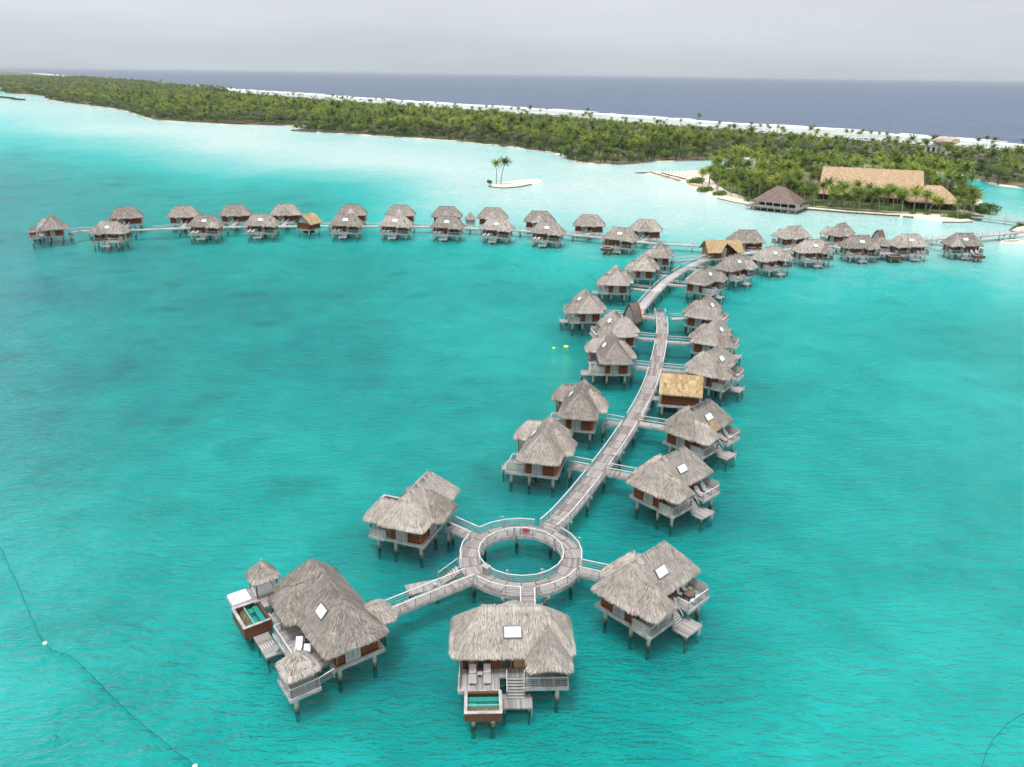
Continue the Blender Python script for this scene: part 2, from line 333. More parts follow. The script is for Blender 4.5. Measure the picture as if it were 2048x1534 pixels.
# ------------------------------------------------------------------ mesh helpers
KIDS = {}                                # parent name -> its parts, in the order they were built
class MB:
    def __init__(s, mx=1): s.v = []; s.f = []; s.t = []; s.mx = mx
    def poly(s, pts, t=0.5):
        i = len(s.v); s.v += [(p[0] * s.mx, p[1], p[2]) for p in pts]
        idx = list(range(i, i + len(pts)))
        s.f.append(idx[::-1] if s.mx < 0 else idx); s.t.append(t)
    def box(s, x0, x1, y0, y1, z0, z1, t=0.5):
        p = [(x0, y0, z0), (x1, y0, z0), (x1, y1, z0), (x0, y1, z0), (x0, y0, z1), (x1, y0, z1), (x1, y1, z1), (x0, y1, z1)]
        s.hexa(p, t); return s
    def hexa(s, p, t=0.5):
        i = len(s.v); s.v += [(q[0] * s.mx, q[1], q[2]) for q in p]
        for f in ((3, 2, 1, 0), (4, 5, 6, 7), (0, 1, 5, 4), (1, 2, 6, 5), (2, 3, 7, 6), (3, 0, 4, 7)):
            g = [i + k for k in f]; s.f.append(g[::-1] if s.mx < 0 else g); s.t.append(t)
        return s
    def beam(s, p, q, w, h, t=0.5):
        p = Vector(p); q = Vector(q); d = (q - p).normalized()
        up = Vector((0, 0, 1)) if abs(d.z) < 0.95 else Vector((0, 1, 0))
        a = d.cross(up).normalized() * (w / 2); b = a.cross(d).normalized() * (h / 2)
        s.hexa([p - a - b, p + a - b, q + a - b, q - a - b, p - a + b, p + a + b, q + a + b, q - a + b], t); return s
    def cyl(s, p, q, r0, r1=None, n=8, t=0.5, cap=True):
        r1 = r0 if r1 is None else r1
        p = Vector(p); q = Vector(q); d = (q - p).normalized()
        up = Vector((0, 0, 1)) if abs(d.z) < 0.95 else Vector((0, 1, 0))
        a = d.cross(up).normalized(); b = d.cross(a).normalized()
        A = [p + (a * math.cos(2 * math.pi * k / n) + b * math.sin(2 * math.pi * k / n)) * r0 for k in range(n)]
        B = [q + (a * math.cos(2 * math.pi * k / n) + b * math.sin(2 * math.pi * k / n)) * r1 for k in range(n)]
        for k in range(n):
            j = (k + 1) % n; s.poly([A[k], B[k], B[j], A[j]], t)
        if cap: s.poly(A, t); s.poly(B[::-1], t)
        return s
    def mesh(s, name, mat, smooth=False):
        me = bpy.data.meshes.new(name); me.from_pydata([tuple(v) for v in s.v], [], s.f)
        a = me.attributes.new('tint', 'FLOAT', 'FACE'); a.data.foreach_set('value', np.array(s.t, dtype=np.float32))
        me.materials.append(M[mat] if isinstance(mat, str) else mat)
        if smooth: me.polygons.foreach_set('use_smooth', [True] * len(me.polygons))
        me.update(); return me
    def build(s, name, mat, parent=None, loc=(0, 0, 0), rz=0.0, smooth=False, kind=None):
        o = bpy.data.objects.new(name, s.mesh(name, mat, smooth)); COL.objects.link(o)
        o.location = loc; o.rotation_euler = (0, 0, rz)
        if parent: o.parent = parent; KIDS.setdefault(parent.name, []).append(o)
        if kind: o['kind'] = kind
        return o

def inst(name, mesh, parent=None, loc=(0, 0, 0), rot=(0, 0, 0), scale=(1, 1, 1)):
    o = bpy.data.objects.new(name, mesh); COL.objects.link(o)
    o.location = loc; o.rotation_euler = rot; o.scale = scale
    if parent: o.parent = parent; KIDS.setdefault(parent.name, []).append(o)
    return o
def empty(name, loc=(0, 0, 0), rz=0.0):
    o = bpy.data.objects.new(name, None); COL.objects.link(o); o.location = loc; o.rotation_euler = (0, 0, rz)
    o.empty_display_size = 0.5
    return o
def tag(o, label=None, cat=None, group=None, kind=None):
    if label: o['label'] = label
    if cat: o['category'] = cat
    if group: o['group'] = group
    if kind: o['kind'] = kind
    return o
def copy_tree(o, parent=None):
    c = o.copy(); COL.objects.link(c); c.parent = parent
    for ch in KIDS.get(o.name, []): copy_tree(ch, c)
    return c

# ------------------------------------------------------------------ the setting: lagoon, ocean, islands
# depth of the lagoon (0 pale shoal .. 1 deep), given at surveyed points (x, y, value)
DEPTH = [(-26, 50, 0.60), (0, 50, 0.60), (30, 52, 0.56), (-50, 62, 0.56), (48, 62, 0.56), (-25, 75, 0.62), (30, 85, 0.62), (-60, 90, 0.62), (60, 90, 0.60),
         (-30, 105, 0.63), (-70, 120, 0.75), (0, 125, 0.64), (45, 120, 0.62), (75, 125, 0.58), (-100, 150, 0.75), (-50, 150, 0.73), (0, 160, 0.64), (25, 170, 0.66),
         (60, 160, 0.58), (95, 160, 0.56), (118, 178, 0.66), (-120, 190, 0.77), (-60, 195, 0.73), (-10, 200, 0.60), (40, 210, 0.62), (75, 205, 0.50), (110, 205, 0.42), (140, 215, 0.42),
         (-160, 240, 0.79), (-110, 245, 0.71), (-60, 245, 0.69), (-20, 250, 0.61), (20, 250, 0.46), (55, 255, 0.42), (90, 240, 0.40), (130, 245, 0.34), (165, 245, 0.30),
         (-180, 290, 0.79), (-130, 300, 0.71), (-90, 305, 0.50), (-50, 310, 0.34), (-10, 305, 0.24), (30, 300, 0.20), (70, 290, 0.15), (110, 290, 0.13), (150, 300, 0.11), (185, 290, 0.15),
         (-230, 350, 0.81), (-170, 350, 0.69), (-120, 350, 0.67), (-85, 345, 0.79), (-60, 365, 0.28), (-20, 360, 0.13), (30, 350, 0.12), (70, 340, 0.12), (110, 325, 0.14), (150, 325, 0.16), (170, 318, 0.10),
         (-280, 430, 0.77), (-200, 420, 0.67), (-140, 420, 0.34), (-90, 420, 0.20), (-40, 420, 0.09), (10, 400, 0.10), (10, 470, 0.12), (60, 420, 0.07), (80, 400, 0.06), (60, 480, 0.08),
         (-330, 520, 0.70), (-250, 520, 0.42), (-180, 520, 0.20), (-110, 520, 0.08), (-40, 540, 0.06), (20, 540, 0.13), (60, 520, 0.10), (95, 535, 0.14), (150, 560, 0.14), (210, 550, 0.12),
         (-420, 640, 0.48), (-320, 640, 0.26), (-220, 640, 0.06), (-120, 640, 0.08), (-60, 660, 0.16), (0, 610, 0.16), (-160, 740, 0.18), (-260, 780, 0.06), (-380, 800, 0.08),
         (-560, 820, 0.38), (-480, 900, 0.12), (-420, 960, 0.16), (-700, 1000, 0.30), (-600, 1100, 0.12), (-720, 1200, 0.10), (-900, 1250, 0.22), (-900, 1450, 0.14), (-1100, 1700, 0.12), (-1400, 1700, 0.50),
         (-1300, 2000, 0.30), (-900, 1000, 0.70), (-600, 600, 0.85), (-400, 300, 0.90), (-300, 150, 0.86), (300, 100, 0.60), (300, 250, 0.35), (240, 300, 0.25), (210, 320, 0.16),
         (-86, 129, 0.81), (-69, 110, 0.72), (-56, 95, 0.72), (-45, 79, 0.72), (-37, 69, 0.69), (-48, 98, 0.57), (-36, 81, 0.53), (-27, 68, 0.50), (-21, 58, 0.54), (-68, 94, 0.60), (-52, 74, 0.58), (-28, 95, 0.66), (-22, 75, 0.68), (-11, 67, 0.68), (19, 62, 0.68),
         (13, 56, 0.62), (45, 91, 0.58), (37, 97, 0.66), (-95, 391, 0.83), (-111, 381, 0.69), (-86, 420, 0.30), (105, 183, 0.72), (109, 168, 0.70), (110, 205, 0.36), (94, 151, 0.50),
         (225, 350, 0.12), (240, 380, 0.20), (250, 410, 0.36), (262, 435, 0.48), (280, 420, 0.45), (300, 395, 0.40), (340, 380, 0.40), (0, 10, 0.60), (-100, 10, 0.60), (100, 10, 0.60)]
def warp(x, y):
    d = np.maximum(y, 5.0)
    return np.stack([np.arctan2(x, d + 25.0) * 1.7, np.log(np.hypot(x, d) + 20.0)], -1)
DP = np.array(DEPTH); DW = warp(DP[:, 0], DP[:, 1])
def depth_at(x, y):
    p = warp(np.asarray(x, float), np.asarray(y, float)).reshape(-1, 2)
    out = np.empty(len(p))
    for i in range(0, len(p), 20000):
        d2 = ((p[i:i + 20000, None, :] - DW[None]) ** 2).sum(-1)
        w = np.exp(-d2 / (2 * 0.092 ** 2)) + 1e-4 / (d2 + 1e-3) ** 1.5 * 1e-4
        out[i:i + 20000] = (w * DP[None, :, 2]).sum(1) / w.sum(1)
    return out

SURF = [(640, 420), (520, 620), (461, 748), (373, 925), (240, 1082), (56, 1374), (-178, 1644), (-375, 1900), (-560, 2182), (-733, 2380), (-929, 2640), (-1300, 3200), (-4533, 7975), (-9500, 15500)]
SHORE_OCEAN = [(600, 400), (480, 600), (425, 688), (317, 800), (205, 955), (48, 1174), (-152, 1407), (-315, 1600), (-459, 1785), (-640, 2020), (-900, 2400), (-1260, 2950), (-4450, 7800), (-9300, 15200)]
SHORE_LAGOON = [(420, 330), (304, 420), (277, 440), (268, 452), (274, 496), (243, 550), (205, 589), (162, 592), (121, 566), (92, 557), (69, 535), (52, 535), (38.6, 547), (33, 585), (26, 618), (-12, 664), (-66, 722), (-133, 758),
                (-198, 799), (-218, 815), (-228, 886), (-296, 889), (-369, 919), (-425, 960), (-471, 1036), (-560, 1180), (-661, 1296), (-770, 1414), (-860, 1530), (-950, 1690), (-1031, 1780), (-1160, 1890), (-1300, 2150), (-1700, 2700), (-4700, 7600), (-9600, 15000)]

def side_of(poly, x, y):
    """signed distance-ish: True where (x, y) is on the lagoon side (left) of the polyline by scanning y"""
    pts = sorted(poly, key=lambda p: p[1])
    return np.asarray(x) < np.interp(y, [p[1] for p in pts], [p[0] for p in pts])

def in_poly(poly, x, y):
    x = np.asarray(x, float); y = np.asarray(y, float); r = np.zeros(x.shape, bool)
    n = len(poly); j = n - 1
    for i in range(n):
        xi, yi = poly[i]; xj, yj = poly[j]
        c = ((yi > y) != (yj > y)) & (x < (xj - xi) * (y - yi) / (yj - yi + 1e-12) + xi)
        r ^= c; j = i
    return r

SHADE_SPOTS = [(.3, 60), (-18, 64), (14.8, 70), (-11.3, 85), (1.3, 78.6), (5, 103), (11.4, 118), (19.5, 144), (22.3, 160), (17.2, 177), (27.2, 203), (37, 220), (44.4, 237), (21.6, 94), (29, 111), (37.3, 138), (41.5, 156), (43.9, 174), (50.5, 205), (62.5, 220), (29, 127), (30, 165)]
def build_lagoon():
    ys = np.concatenate([np.linspace(-60, 20, 9), np.exp(np.linspace(math.log(24), math.log(4600), 250))])
    xs = np.unique(np.concatenate([np.sinh(np.linspace(-5.3, 3.45, 250)) * 42.0, np.linspace(-30, 75, 60)]))
    X, Y = np.meshgrid(xs, ys); D = depth_at(X.ravel(), Y.ravel())
    for (hx, hy) in SHADE_SPOTS:                 # raised depth darkens the water as painted shade round bungalows and pier
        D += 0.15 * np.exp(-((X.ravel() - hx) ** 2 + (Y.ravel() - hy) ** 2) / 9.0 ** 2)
    D = np.clip(np.where(D > .88, .88, D), 0, 1)
    ok = side_of(SURF, X, Y)
    cell = ok[:-1, :-1] | ok[1:, 1:]
    nx = len(xs); I, J = np.nonzero(cell)
    quads = np.stack([I * nx + J, I * nx + J + 1, (I + 1) * nx + J + 1, (I + 1) * nx + J], -1)
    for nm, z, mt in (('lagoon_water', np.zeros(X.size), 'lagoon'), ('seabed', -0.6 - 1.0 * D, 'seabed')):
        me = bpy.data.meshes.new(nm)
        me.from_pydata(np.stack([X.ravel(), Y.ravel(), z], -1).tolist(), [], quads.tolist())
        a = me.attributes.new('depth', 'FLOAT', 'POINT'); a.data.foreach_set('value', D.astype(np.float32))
        me.materials.append(M[mt]); me.polygons.foreach_set('use_smooth', [True] * len(me.polygons)); me.update()
        o = bpy.data.objects.new(nm, me); COL.objects.link(o); o['kind'] = 'structure'
        o['label'] = 'turquoise lagoon water, pale over the shoals' if nm[0] == 'l' else 'pale sandy bed under the lagoon water'
build_lagoon()

def build_ocean():
    b = MB(); out = []
    for (x, y) in SURF: out.append((x + 40000 * 0.80, y + 40000 * 0.60))
    far = [(9000, -20000)] + [(x + 45000, y + 30000) for x, y in SURF[:-1]] + [(-9500 + 12000, 60000)]
    near = [(760, 0)] + SURF
    for i in range(len(near) - 1):
        p, q = near[i], near[i + 1]; P, Q = far[i], far[i + 1]
        b.poly([(p[0], p[1], -0.05), (P[0], P[1], -0.05), (Q[0], Q[1], -0.05), (q[0], q[1], -0.05)])
    b.poly([(-9500, 15500, -0.05), (2500, 60000, -0.05), (-60000, 60000, -0.05)])
    tag(b.build('ocean', 'ocean'), 'dark blue open ocean reaching to the horizon', kind='structure')
build_ocean()

def resample(poly, step):
    out = [poly[0]]
    for a, c in zip(poly[:-1], poly[1:]):
        n = max(1, int(math.hypot(c[0] - a[0], c[1] - a[1]) / step))
        for k in range(1, n + 1): out.append((a[0] + (c[0] - a[0]) * k / n, a[1] + (c[1] - a[1]) * k / n))
    return out

def strip_between(name, A, B, mat, za, zb, n=220):
    def at(poly, t):
        L = np.cumsum([0] + [math.hypot(poly[i + 1][0] - poly[i][0], poly[i + 1][1] - poly[i][1]) for i in range(len(poly) - 1)])
        s = t * L[-1]; return np.interp(s, L, [p[0] for p in poly]), np.interp(s, L, [p[1] for p in poly])
    b = MB(); pr = None
    for k in range(n + 1):
        t = (k / n) ** 2.2
        a, c = at(A, t), at(B, t)
        cur = ((a[0], a[1], za), (c[0], c[1], zb))
        if pr: b.poly([pr[0], pr[1], cur[1], cur[0]])
        pr = cur
    return b.build(name, mat)
tag(strip_between('reef_flat', SHORE_OCEAN, [(x + 6, y + 4) for x, y in SURF], 'reef', 0.10, 0.06), 'pale shallow reef flat behind the surf line', kind='structure')

def build_surf():
    b = MB(); line = resample(SURF[1:-1], 7.0)
    for lane in range(3):
        off0 = (0, 9, 20)[lane]
        prev = None
        for i, (x, y) in enumerate(line):
            if y > 4200 and i % 3: continue
            n = math.sin(i * 0.21 + lane) + 0.8 * math.sin(i * 0.57 + lane * 2.1) + 0.7 * math.sin(i * 0.083 + 2 * lane) + random.uniform(-.4, .4)
            w = max(0.0, (5.0, 1.8, .8)[lane] + (1.3, 2.0, 1.6)[lane] * n) * (1 + y / 3600.0)
            off = off0 * (1 + y / 3000) + 1.6 * math.sin(i * 0.11 + lane * 3)
            cx, cy = x + 0.82 * off, y + 0.57 * off
            h = 0.25 + 0.10 * w
            cur = ((cx - .82 * w, cy - .57 * w, 0.08), (cx, cy, 0.12 + h * random.uniform(.6, 1.2)), (cx + .82 * w * .6, cy + .57 * w * .6, 0.0)) if w > 0.5 else None
            if cur and prev:
                b.poly([prev[0], cur[0], cur[1], prev[1]]); b.poly([prev[1], cur[1], cur[2], prev[2]])
            prev = cur
    tag(b.build('surf_foam', 'foam'), 'white surf breaking along the outer reef', kind='stuff')
build_surf()

def build_sheet(name, outline, mat, z, label, rim=2.0, drop=0.9, kind='structure', rimmat=None):
    """flat land: a top sheet and a sloping margin down to the water"""
    import mathutils
    n = len(outline); c = Vector((sum(p[0] for p in outline) / n, sum(p[1] for p in outline) / n))
    inner = []
    for i, p in enumerate(outline):
        a, q = Vector(outline[i - 1]), Vector(outline[(i + 1) % n]); d = (q - a).normalized(); nr = Vector((-d.y, d.x))
        inner.append(Vector(p) + nr * rim)
    area = sum(outline[i][0] * outline[(i + 1) % n][1] - outline[(i + 1) % n][0] * outline[i][1] for i in range(n))
    if area < 0: inner = [Vector(p) * 2 - q for p, q in zip(outline, inner)]
    tris = mathutils.geometry.tessellate_polygon([[Vector((p.x, p.y, 0)) for p in inner]])
    v = [(p.x, p.y, z) for p in inner] + [(p[0], p[1], z - drop) for p in outline]
    f = [t if area > 0 else t[::-1] for t in tris]
    for i in range(n):
        j = (i + 1) % n; f.append((i, j, n + j, n + i) if area < 0 else (j, i, n + i, n + j))
    me = bpy.data.meshes.new(name); me.from_pydata(v, [], [list(t) for t in f]); me.materials.append(M[mat])
    me.update(); o = bpy.data.objects.new(name, me); COL.objects.link(o)
    tag(o, label, kind=kind); return o

ISLAND = SHORE_LAGOON + SHORE_OCEAN[::-1]
def wob(poly, a, seed, step=9.0, maxy=2300):
    rr = random.Random(seed); out = []
    for (x, y) in resample(poly, step):
        k = a if y < maxy else 0
        out.append((x + rr.uniform(-k, k), y + rr.uniform(-k, k)))
    return out
build_sheet('island_beach', wob(SHORE_LAGOON, 1.6, 3, 10) + resample(SHORE_OCEAN[::-1], 40), 'sand', 0.45, 'long low coral island ground with sand at its edges', 4.0, 0.75)
build_sheet('island_ground', [(x + 3.5, y + 2) for x, y in wob(SHORE_LAGOON, 2.5, 5, 12)] + [(x - 5, y - 4) for x, y in resample(SHORE_OCEAN[::-1], 40)], 'soil', 0.62, 'dark leaf-strewn ground under the island trees', 2.0, 0.25)

RESORT = [(71, 492), (80, 487), (88, 466), (93, 446), (93, 428), (96, 397), (102, 380), (108, 366.5), (118, 362), (128, 359.5), (145, 349.5), (165, 342.5), (170, 338), (177, 328.5), (189, 330.5), (196, 335), (206, 352), (219, 371), (230, 395), (246, 440),
          (240, 470), (225, 490), (184, 515), (154, 522), (120, 512), (101, 503), (84, 498)]
build_sheet('resort_beach', wob(RESORT, 0.5, 9, 5), 'sand', 0.55, 'pale sand of the resort islet and its beach point', 3.5, 0.75)
LAWN = [(116, 373), (130, 364), (147, 352.5), (164, 346.5), (170, 347), (181, 346), (193, 347), (199, 353), (213, 374), (225, 398), (240, 438), (232, 466), (218, 482), (184, 508), (154, 514), (122, 502), (112, 470), (109, 440), (108, 410), (112, 386)]
build_sheet('resort_lawn', LAWN, 'lawn', 0.68, 'green lawn of the resort islet in front of the hall', 1.0, 0.2)
build_sheet('sandbar', [(-14.5, 424), (-12, 417.5), (-6, 415), (2, 420), (9, 431), (16, 447), (13, 455), (4, 449), (-5, 441), (-11, 433)], 'sand', 0.5, 'small white sandbar islet in the shallow lagoon', 1.8, 0.62)
build_sheet('shore_spit', [(193, 304), (195, 312), (202, 320), (209, 325), (230, 335), (240, 310), (225, 296), (200, 298)], 'sand', 0.5, 'pale sandy spit at the right edge under the walkway', 1.8, 0.62)
build_sheet('low_beach', [(176, 286), (181, 293), (190, 296), (205, 300), (215, 285), (195, 281)], 'sand', 0.28, 'low sand beach beside the walkway with outrigger boats', 2.0, 0.40)

# ------------------------------------------------------------------ bungalow builder
def roof_faces(outline, A, B, rows=3, bulge=0.10):
    """faces from an eave outline up to the ridge A-B; each is (e0, e1, r1, r0)"""
    A = Vector(A); B = Vector(B); d = B - A; L2 = d.length_squared
    def top(p):
        if L2 < 1e-6: return A.copy()
        t = max(0.0, min(1.0, (Vector(p) - A).dot(Vector((d.x, d.y, 0))) / Vector((d.x, d.y, 0)).length_squared))
        return A + d * t
    fs = []
    for i in range(len(outline)):
        e0, e1 = Vector(outline[i]), Vector(outline[(i + 1) % len(outline)])
        r0, r1 = top(e0), top(e1)
        def pt(e, r, k):
            s = k / rows; p = e.lerp(r, s); p.z += bulge * math.sin(math.pi * s); return p
        for k in range(rows):
            fs.append((pt(e0, r0, k), pt(e1, r1, k), pt(e1, r1, k + 1), pt(e0, r0, k + 1)))
    return fs

def rrect(cx, cy, hx, hy, z, cr=0.7, arch=None, n=5):
    """rounded rectangle outline, counter-clockwise; arch = (side, rise) lifts the middle of one eave"""
    pts = []
    for (sx, sy, a0) in ((1, -1, -90), (1, 1, 0), (-1, 1, 90), (-1, -1, 180)):
        ox, oy = cx + sx * (hx - cr), cy + sy * (hy - cr)
        for k in range(n):
            a = R(a0 + 90 * k / (n - 1)); pts.append((ox + cr * math.cos(a), oy + cr * math.sin(a), z))
    out = []
    for i, p in enumerate(pts):
        q = pts[(i + 1) % len(pts)]; out.append(p)
        l = math.hypot(q[0] - p[0], q[1] - p[1]); m = int(l / 0.9)
        for k in range(1, m): out.append(tuple(p[j] + (q[j] - p[j]) * k / m for j in range(3)))
    if arch:
        side, rise = arch; o2 = []
        for (x, y, zz) in out:
            if side == '-y' and y < cy - hy + cr: zz += rise * max(0.0, math.cos((x - cx) / hx * math.pi / 2 * 1.15))
            if side == '+y' and y > cy + hy - cr: zz += rise * max(0.0, math.cos((x - cx) / hx * math.pi / 2 * 1.15))
            o2.append((x, y, zz))
        out = o2
    return out

def roof_height(x, y, fs_desc):
    kind, cx, cy, hx, hy, rx, ze, zr = fs_desc
    ax = (hx - abs(x - cx)) / max(1e-3, (hx - rx)); ay = (hy - abs(y - cy)) / hy
    t = min(ax, ay)
    return ze + (zr - ze) * min(1.0, t) if t > 0 else -9

def add_blades(b, faces, density, rng, keep=None, length=(0.30, 0.60), width=(0.028, 0.06), lift=(0.004, 0.03)):
    for (e0, e1, r1, r0) in faces:
        ar = ((e1 - e0).cross(r0 - e0).length + (r1 - r0).cross(e1 - r1).length) / 2
        n = ar * density; n = int(n) + (rng.random() < n - int(n))
        nrm = (e1 - e0).cross(r0 - e0)
        if nrm.length < 1e-6: nrm = (e1 - r0).cross(r1 - e1)
        nrm.normalize()
        if nrm.z < 0: nrm = -nrm
        for _ in range(n):
            u, v = rng.random(), rng.random()
            # even spread over a face that narrows upwards
            p = e0.lerp(e1, u).lerp(r0.lerp(r1, u), v)
            dn = (e0.lerp(e1, u) - r0.lerp(r1, u)); dn.normalize()
            sd = dn.cross(nrm); dn = (dn + sd * rng.gauss(0, 0.06)).normalized(); sd = dn.cross(nrm).normalized()
            if keep and not keep(p): continue
            l = rng.uniform(*length); w = rng.uniform(*width); h = rng.uniform(*lift)
            a = p - dn * l * 0.5 + nrm * 0.004; c = p + dn * l * 0.5 + nrm * h
            b.poly([a - sd * w * .5, c - sd * w * .35, c + sd * w * .35, a + sd * w * .5], min(1, max(0, rng.gauss(0.5, 0.25))))

def add_fringe(b, outline, A, B, rng, keep=None, step=0.055, out=0.16):
    A = Vector(A); B = Vector(B)
    n = len(outline)
    for i in range(n):
        p, q = Vector(outline[i]), Vector(outline[(i + 1) % n]); l = (q - p).length; m = max(1, int(l / step))
        for k in range(m):
            e = p.lerp(q, (k + rng.random()) / m)
            if keep and not keep(e): continue
            d = B - A; t = 0.0 if d.length < 1e-6 else max(0, min(1, (e - A).dot(Vector((d.x, d.y, 0))) / Vector((d.x, d.y, 0)).length_squared))
            dn = (e - (A + d * t)).normalized(); h = Vector((dn.x, dn.y, 0)).normalized(); sd = Vector((-h.y, h.x, 0))
            w = rng.uniform(0.05, 0.11); o = rng.uniform(0.0, out * .4)
            a = e - dn * 0.5 + Vector((0, 0, 0.05)); c = e + h * o + Vector((0, 0, -rng.uniform(-.02, 0.07))); g = c - h * 0.05 + Vector((0, 0, -rng.uniform(0.16, 0.22)))
            tn = min(1, max(0, rng.gauss(0.62, 0.22)))
            b.poly([a - sd * w * .5, c - sd * w * .5, c + sd * w * .5, a + sd * w * .5], tn)
            b.poly([c - sd * w * .5, g - sd * w * .4, g + sd * w * .4, c + sd * w * .5], tn * 0.85)

def add_ridge(b, A, B, rng, up=0.10, half=0.42, n_per=26):
    up *= .6
    A = Vector(A); B = Vector(B); d = B - A; l = d.length
    if l < 0.05: return
    u = d.normalized(); s = Vector((-u.y, u.x, 0)).normalized()
    for _ in range(int(l * n_per)):
        p = A + d * rng.random() + Vector((0, 0, up)); w = rng.uniform(0.05, 0.10); k = half * rng.uniform(.7, 1.2)
        t = min(1, max(0, rng.gauss(0.72, 0.2)))
        for sg in (-1, 1):
            q = p + s * sg * k + Vector((0, 0, -k * 0.97))
            b.poly([p - u * w * .5, q - u * w * .4, q + u * w * .4, p + u * w * .5], t)

def solid_roof(b, outline, A, B, thick=0.22, rows=3):
    fs = roof_faces(outline, A, B, rows)
    for f in fs: b.poly(f, random.uniform(.35, .65))
    n = len(outline); c = Vector((sum(p[0] for p in outline) / n, sum(p[1] for p in outline) / n, 0))
    low = []
    for p in outline:
        v = Vector(p); h = Vector((c.x - v.x, c.y - v.y, 0)).normalized(); low.append(v + h * 0.12 - Vector((0, 0, thick)))
    for i in range(n):
        j = (i + 1) % n; b.poly([low[i], low[j], Vector(outline[j]), Vector(outline[i])], 0.4)
    b.poly(low[::-1], 0.2)
    return fs

def rail_run(root, pts, m, posts=True, h=1.0, wires=3, step=1.5, name='railing', post_mesh=None, infill=None, parts=True):
    """railing along a polyline (local coordinates): top rail, wires, posts"""
    tr = MB(m); wi = MB(m)
    P = [Vector(p) for p in pts]
    for a, c in zip(P[:-1], P[1:]):
        tr.beam(a + Vector((0, 0, h)), c + Vector((0, 0, h)), 0.10, 0.07)
        for k in range(wires):
            z = h * (k + 1) / (wires + 1); wi.beam(a + Vector((0, 0, z)), c + Vector((0, 0, z)), 0.028, 0.028)
    tr.build('top_rail', 'rail', root)
    if wires: wi.build('rail_wire', 'wire', root, kind='stuff')
    if posts:
        for a, c in zip(P[:-1], P[1:]):
            n = max(1, round((c - a).length / step))
            for k in range(n + 1):
                if k == n and c is not P[-1] and (c - P[-1]).length > 0.01: continue
                p = a.lerp(c, k / n)
                inst('rail_post', MESH_POST, root, (p.x * m, p.y, p.z), (0, 0, 0), (1, 1, h / 1.0))
MESH_POST = MB().box(-.04, .04, -.04, .04, 0.0, 1.02).mesh('rail_post', 'post')
MESH_PILE = MB().cyl((0, 0, -1), (0, 0, 0), 0.21, 0.21, 10, 0.5).mesh('pile', 'pile', True)
MESH_STEP = MB().box(-.78, .78, -.14, .14, -.03, .03).mesh('step', 'fascia')

def bamboo_panel(b, axis, at, lo, hi, z0, z1, rng, pitch=0.11):
    """vertical canes side by side with two cross canes"""
    n = int((hi - lo) / pitch)
    for k in range(n):
        c = lo + (k + .5) * (hi - lo) / n; w = pitch * 0.42; d = 0.035; zt = z1 + rng.uniform(-.05, .05); zb = z0 + rng.uniform(-.06, .06)
        t = rng.random()
        if axis == 'x': b.box(at - d, at + d, c - w, c + w, zb, zt, t)
        else: b.box(c - w, c + w, at - d, at + d, zb, zt, t)
    for f in (0.3, 0.72):
        z = z0 + (z1 - z0) * f
        if axis == 'x': b.box(at - .06, at + .06, lo, hi, z - .035, z + .035, .85)
        else: b.box(lo, hi, at - .06, at + .06, z - .035, z + .035, .85)

def pool_box(root, m, x0, x1, y0, y1, zt=2.28, zb=1.35):
    b = MB(m); w = 0.22
    b.box(x0, x1, y0, y0 + w, zb, zt - .03); b.box(x0, x1, y1 - w, y1, zb, zt - .03)
    b.box(x0, x0 + w, y0 + w, y1 - w, zb, zt - .03); b.box(x1 - w, x1, y0 + w, y1 - w, zb, zt - .03); b.box(x0 + w, x1 - w, y0 + w, y1 - w, zb, zb + .12)
    p = b.build('plunge_pool', 'poolclad', root)
    c = MB(m)
    c.box(x0 - .04, x1 + .04, y0 - .05, y0 + w + .05, zt - .028, zt + .05); c.box(x0 - .05, x0 + w + .03, y0 + w + .052, y1, zt - .028, zt + .048); c.box(x1 - w - .03, x1 + .05, y0 + w + .052, y1, zt - .028, zt + .048)
    c.build('coping', 'fascia', p)
    t = MB(m); ym = y0 + w + 1.05
    t.box(x0 + w + .003, x1 - w - .003, ym - .12, ym, zb + .13, zt - .18)
    t.box(x0 + w + .003, x1 - w - .003, ym + .003, y1 - w - .003, zb + .125, zb + .16)
    t.build('pool_lining', 'pooltile', p)
    s = MB(m)
    s.box(x0 + w + .02, x1 - w - .02, y1 - w - .55, y1 - w - .02, zb + .17, zt - .45)
    s.box(x0 + w + .02, x0 + w + .8, y1 - w - 1.05, y1 - w - .57, zb + .17, zt - .62)
    s.box(x0 + w + .02, x0 + w + .8, y1 - w - 1.5, y1 - w - 1.07, zb + .17, zt - .85)
    s.build('pool_bench', 'pooltile', p)
    mo = MB(m); mo.hexa([(x0 + w + .01, y0 + w + .01, zb + .13), (x1 - w - .01, y0 + w + .01, zb + .13), (x1 - w - .01, ym - .13, zb + .13), (x0 + w + .01, ym - .13, zb + .13),
                         (x0 + w + .01, y0 + w + .01, zb + .35), (x1 - w - .01, y0 + w + .01, zb + .35), (x1 - w - .01, ym - .13, zt - .5), (x0 + w + .01, ym - .13, zt - .5)])
    mo.build('overflow_trough', 'poolmoss', p)
    wt = MB(m); wt.poly([(x0 + w + .004, ym - .02, zt - .16), (x1 - w - .004, ym - .02, zt - .16), (x1 - w - .004, y1 - w - .004, zt - .16), (x0 + w + .004, y1 - w - .004, zt - .16)])
    wt.build('pool_water', 'poolwater', p)
    for px in (x0 + .8, x1 - .8):
        for py in (y0 + .8, y1 - .5): inst('pile', MESH_PILE, root, (px * m, py, zb), (0, 0, 0), (1, 1, zb + 2.6))

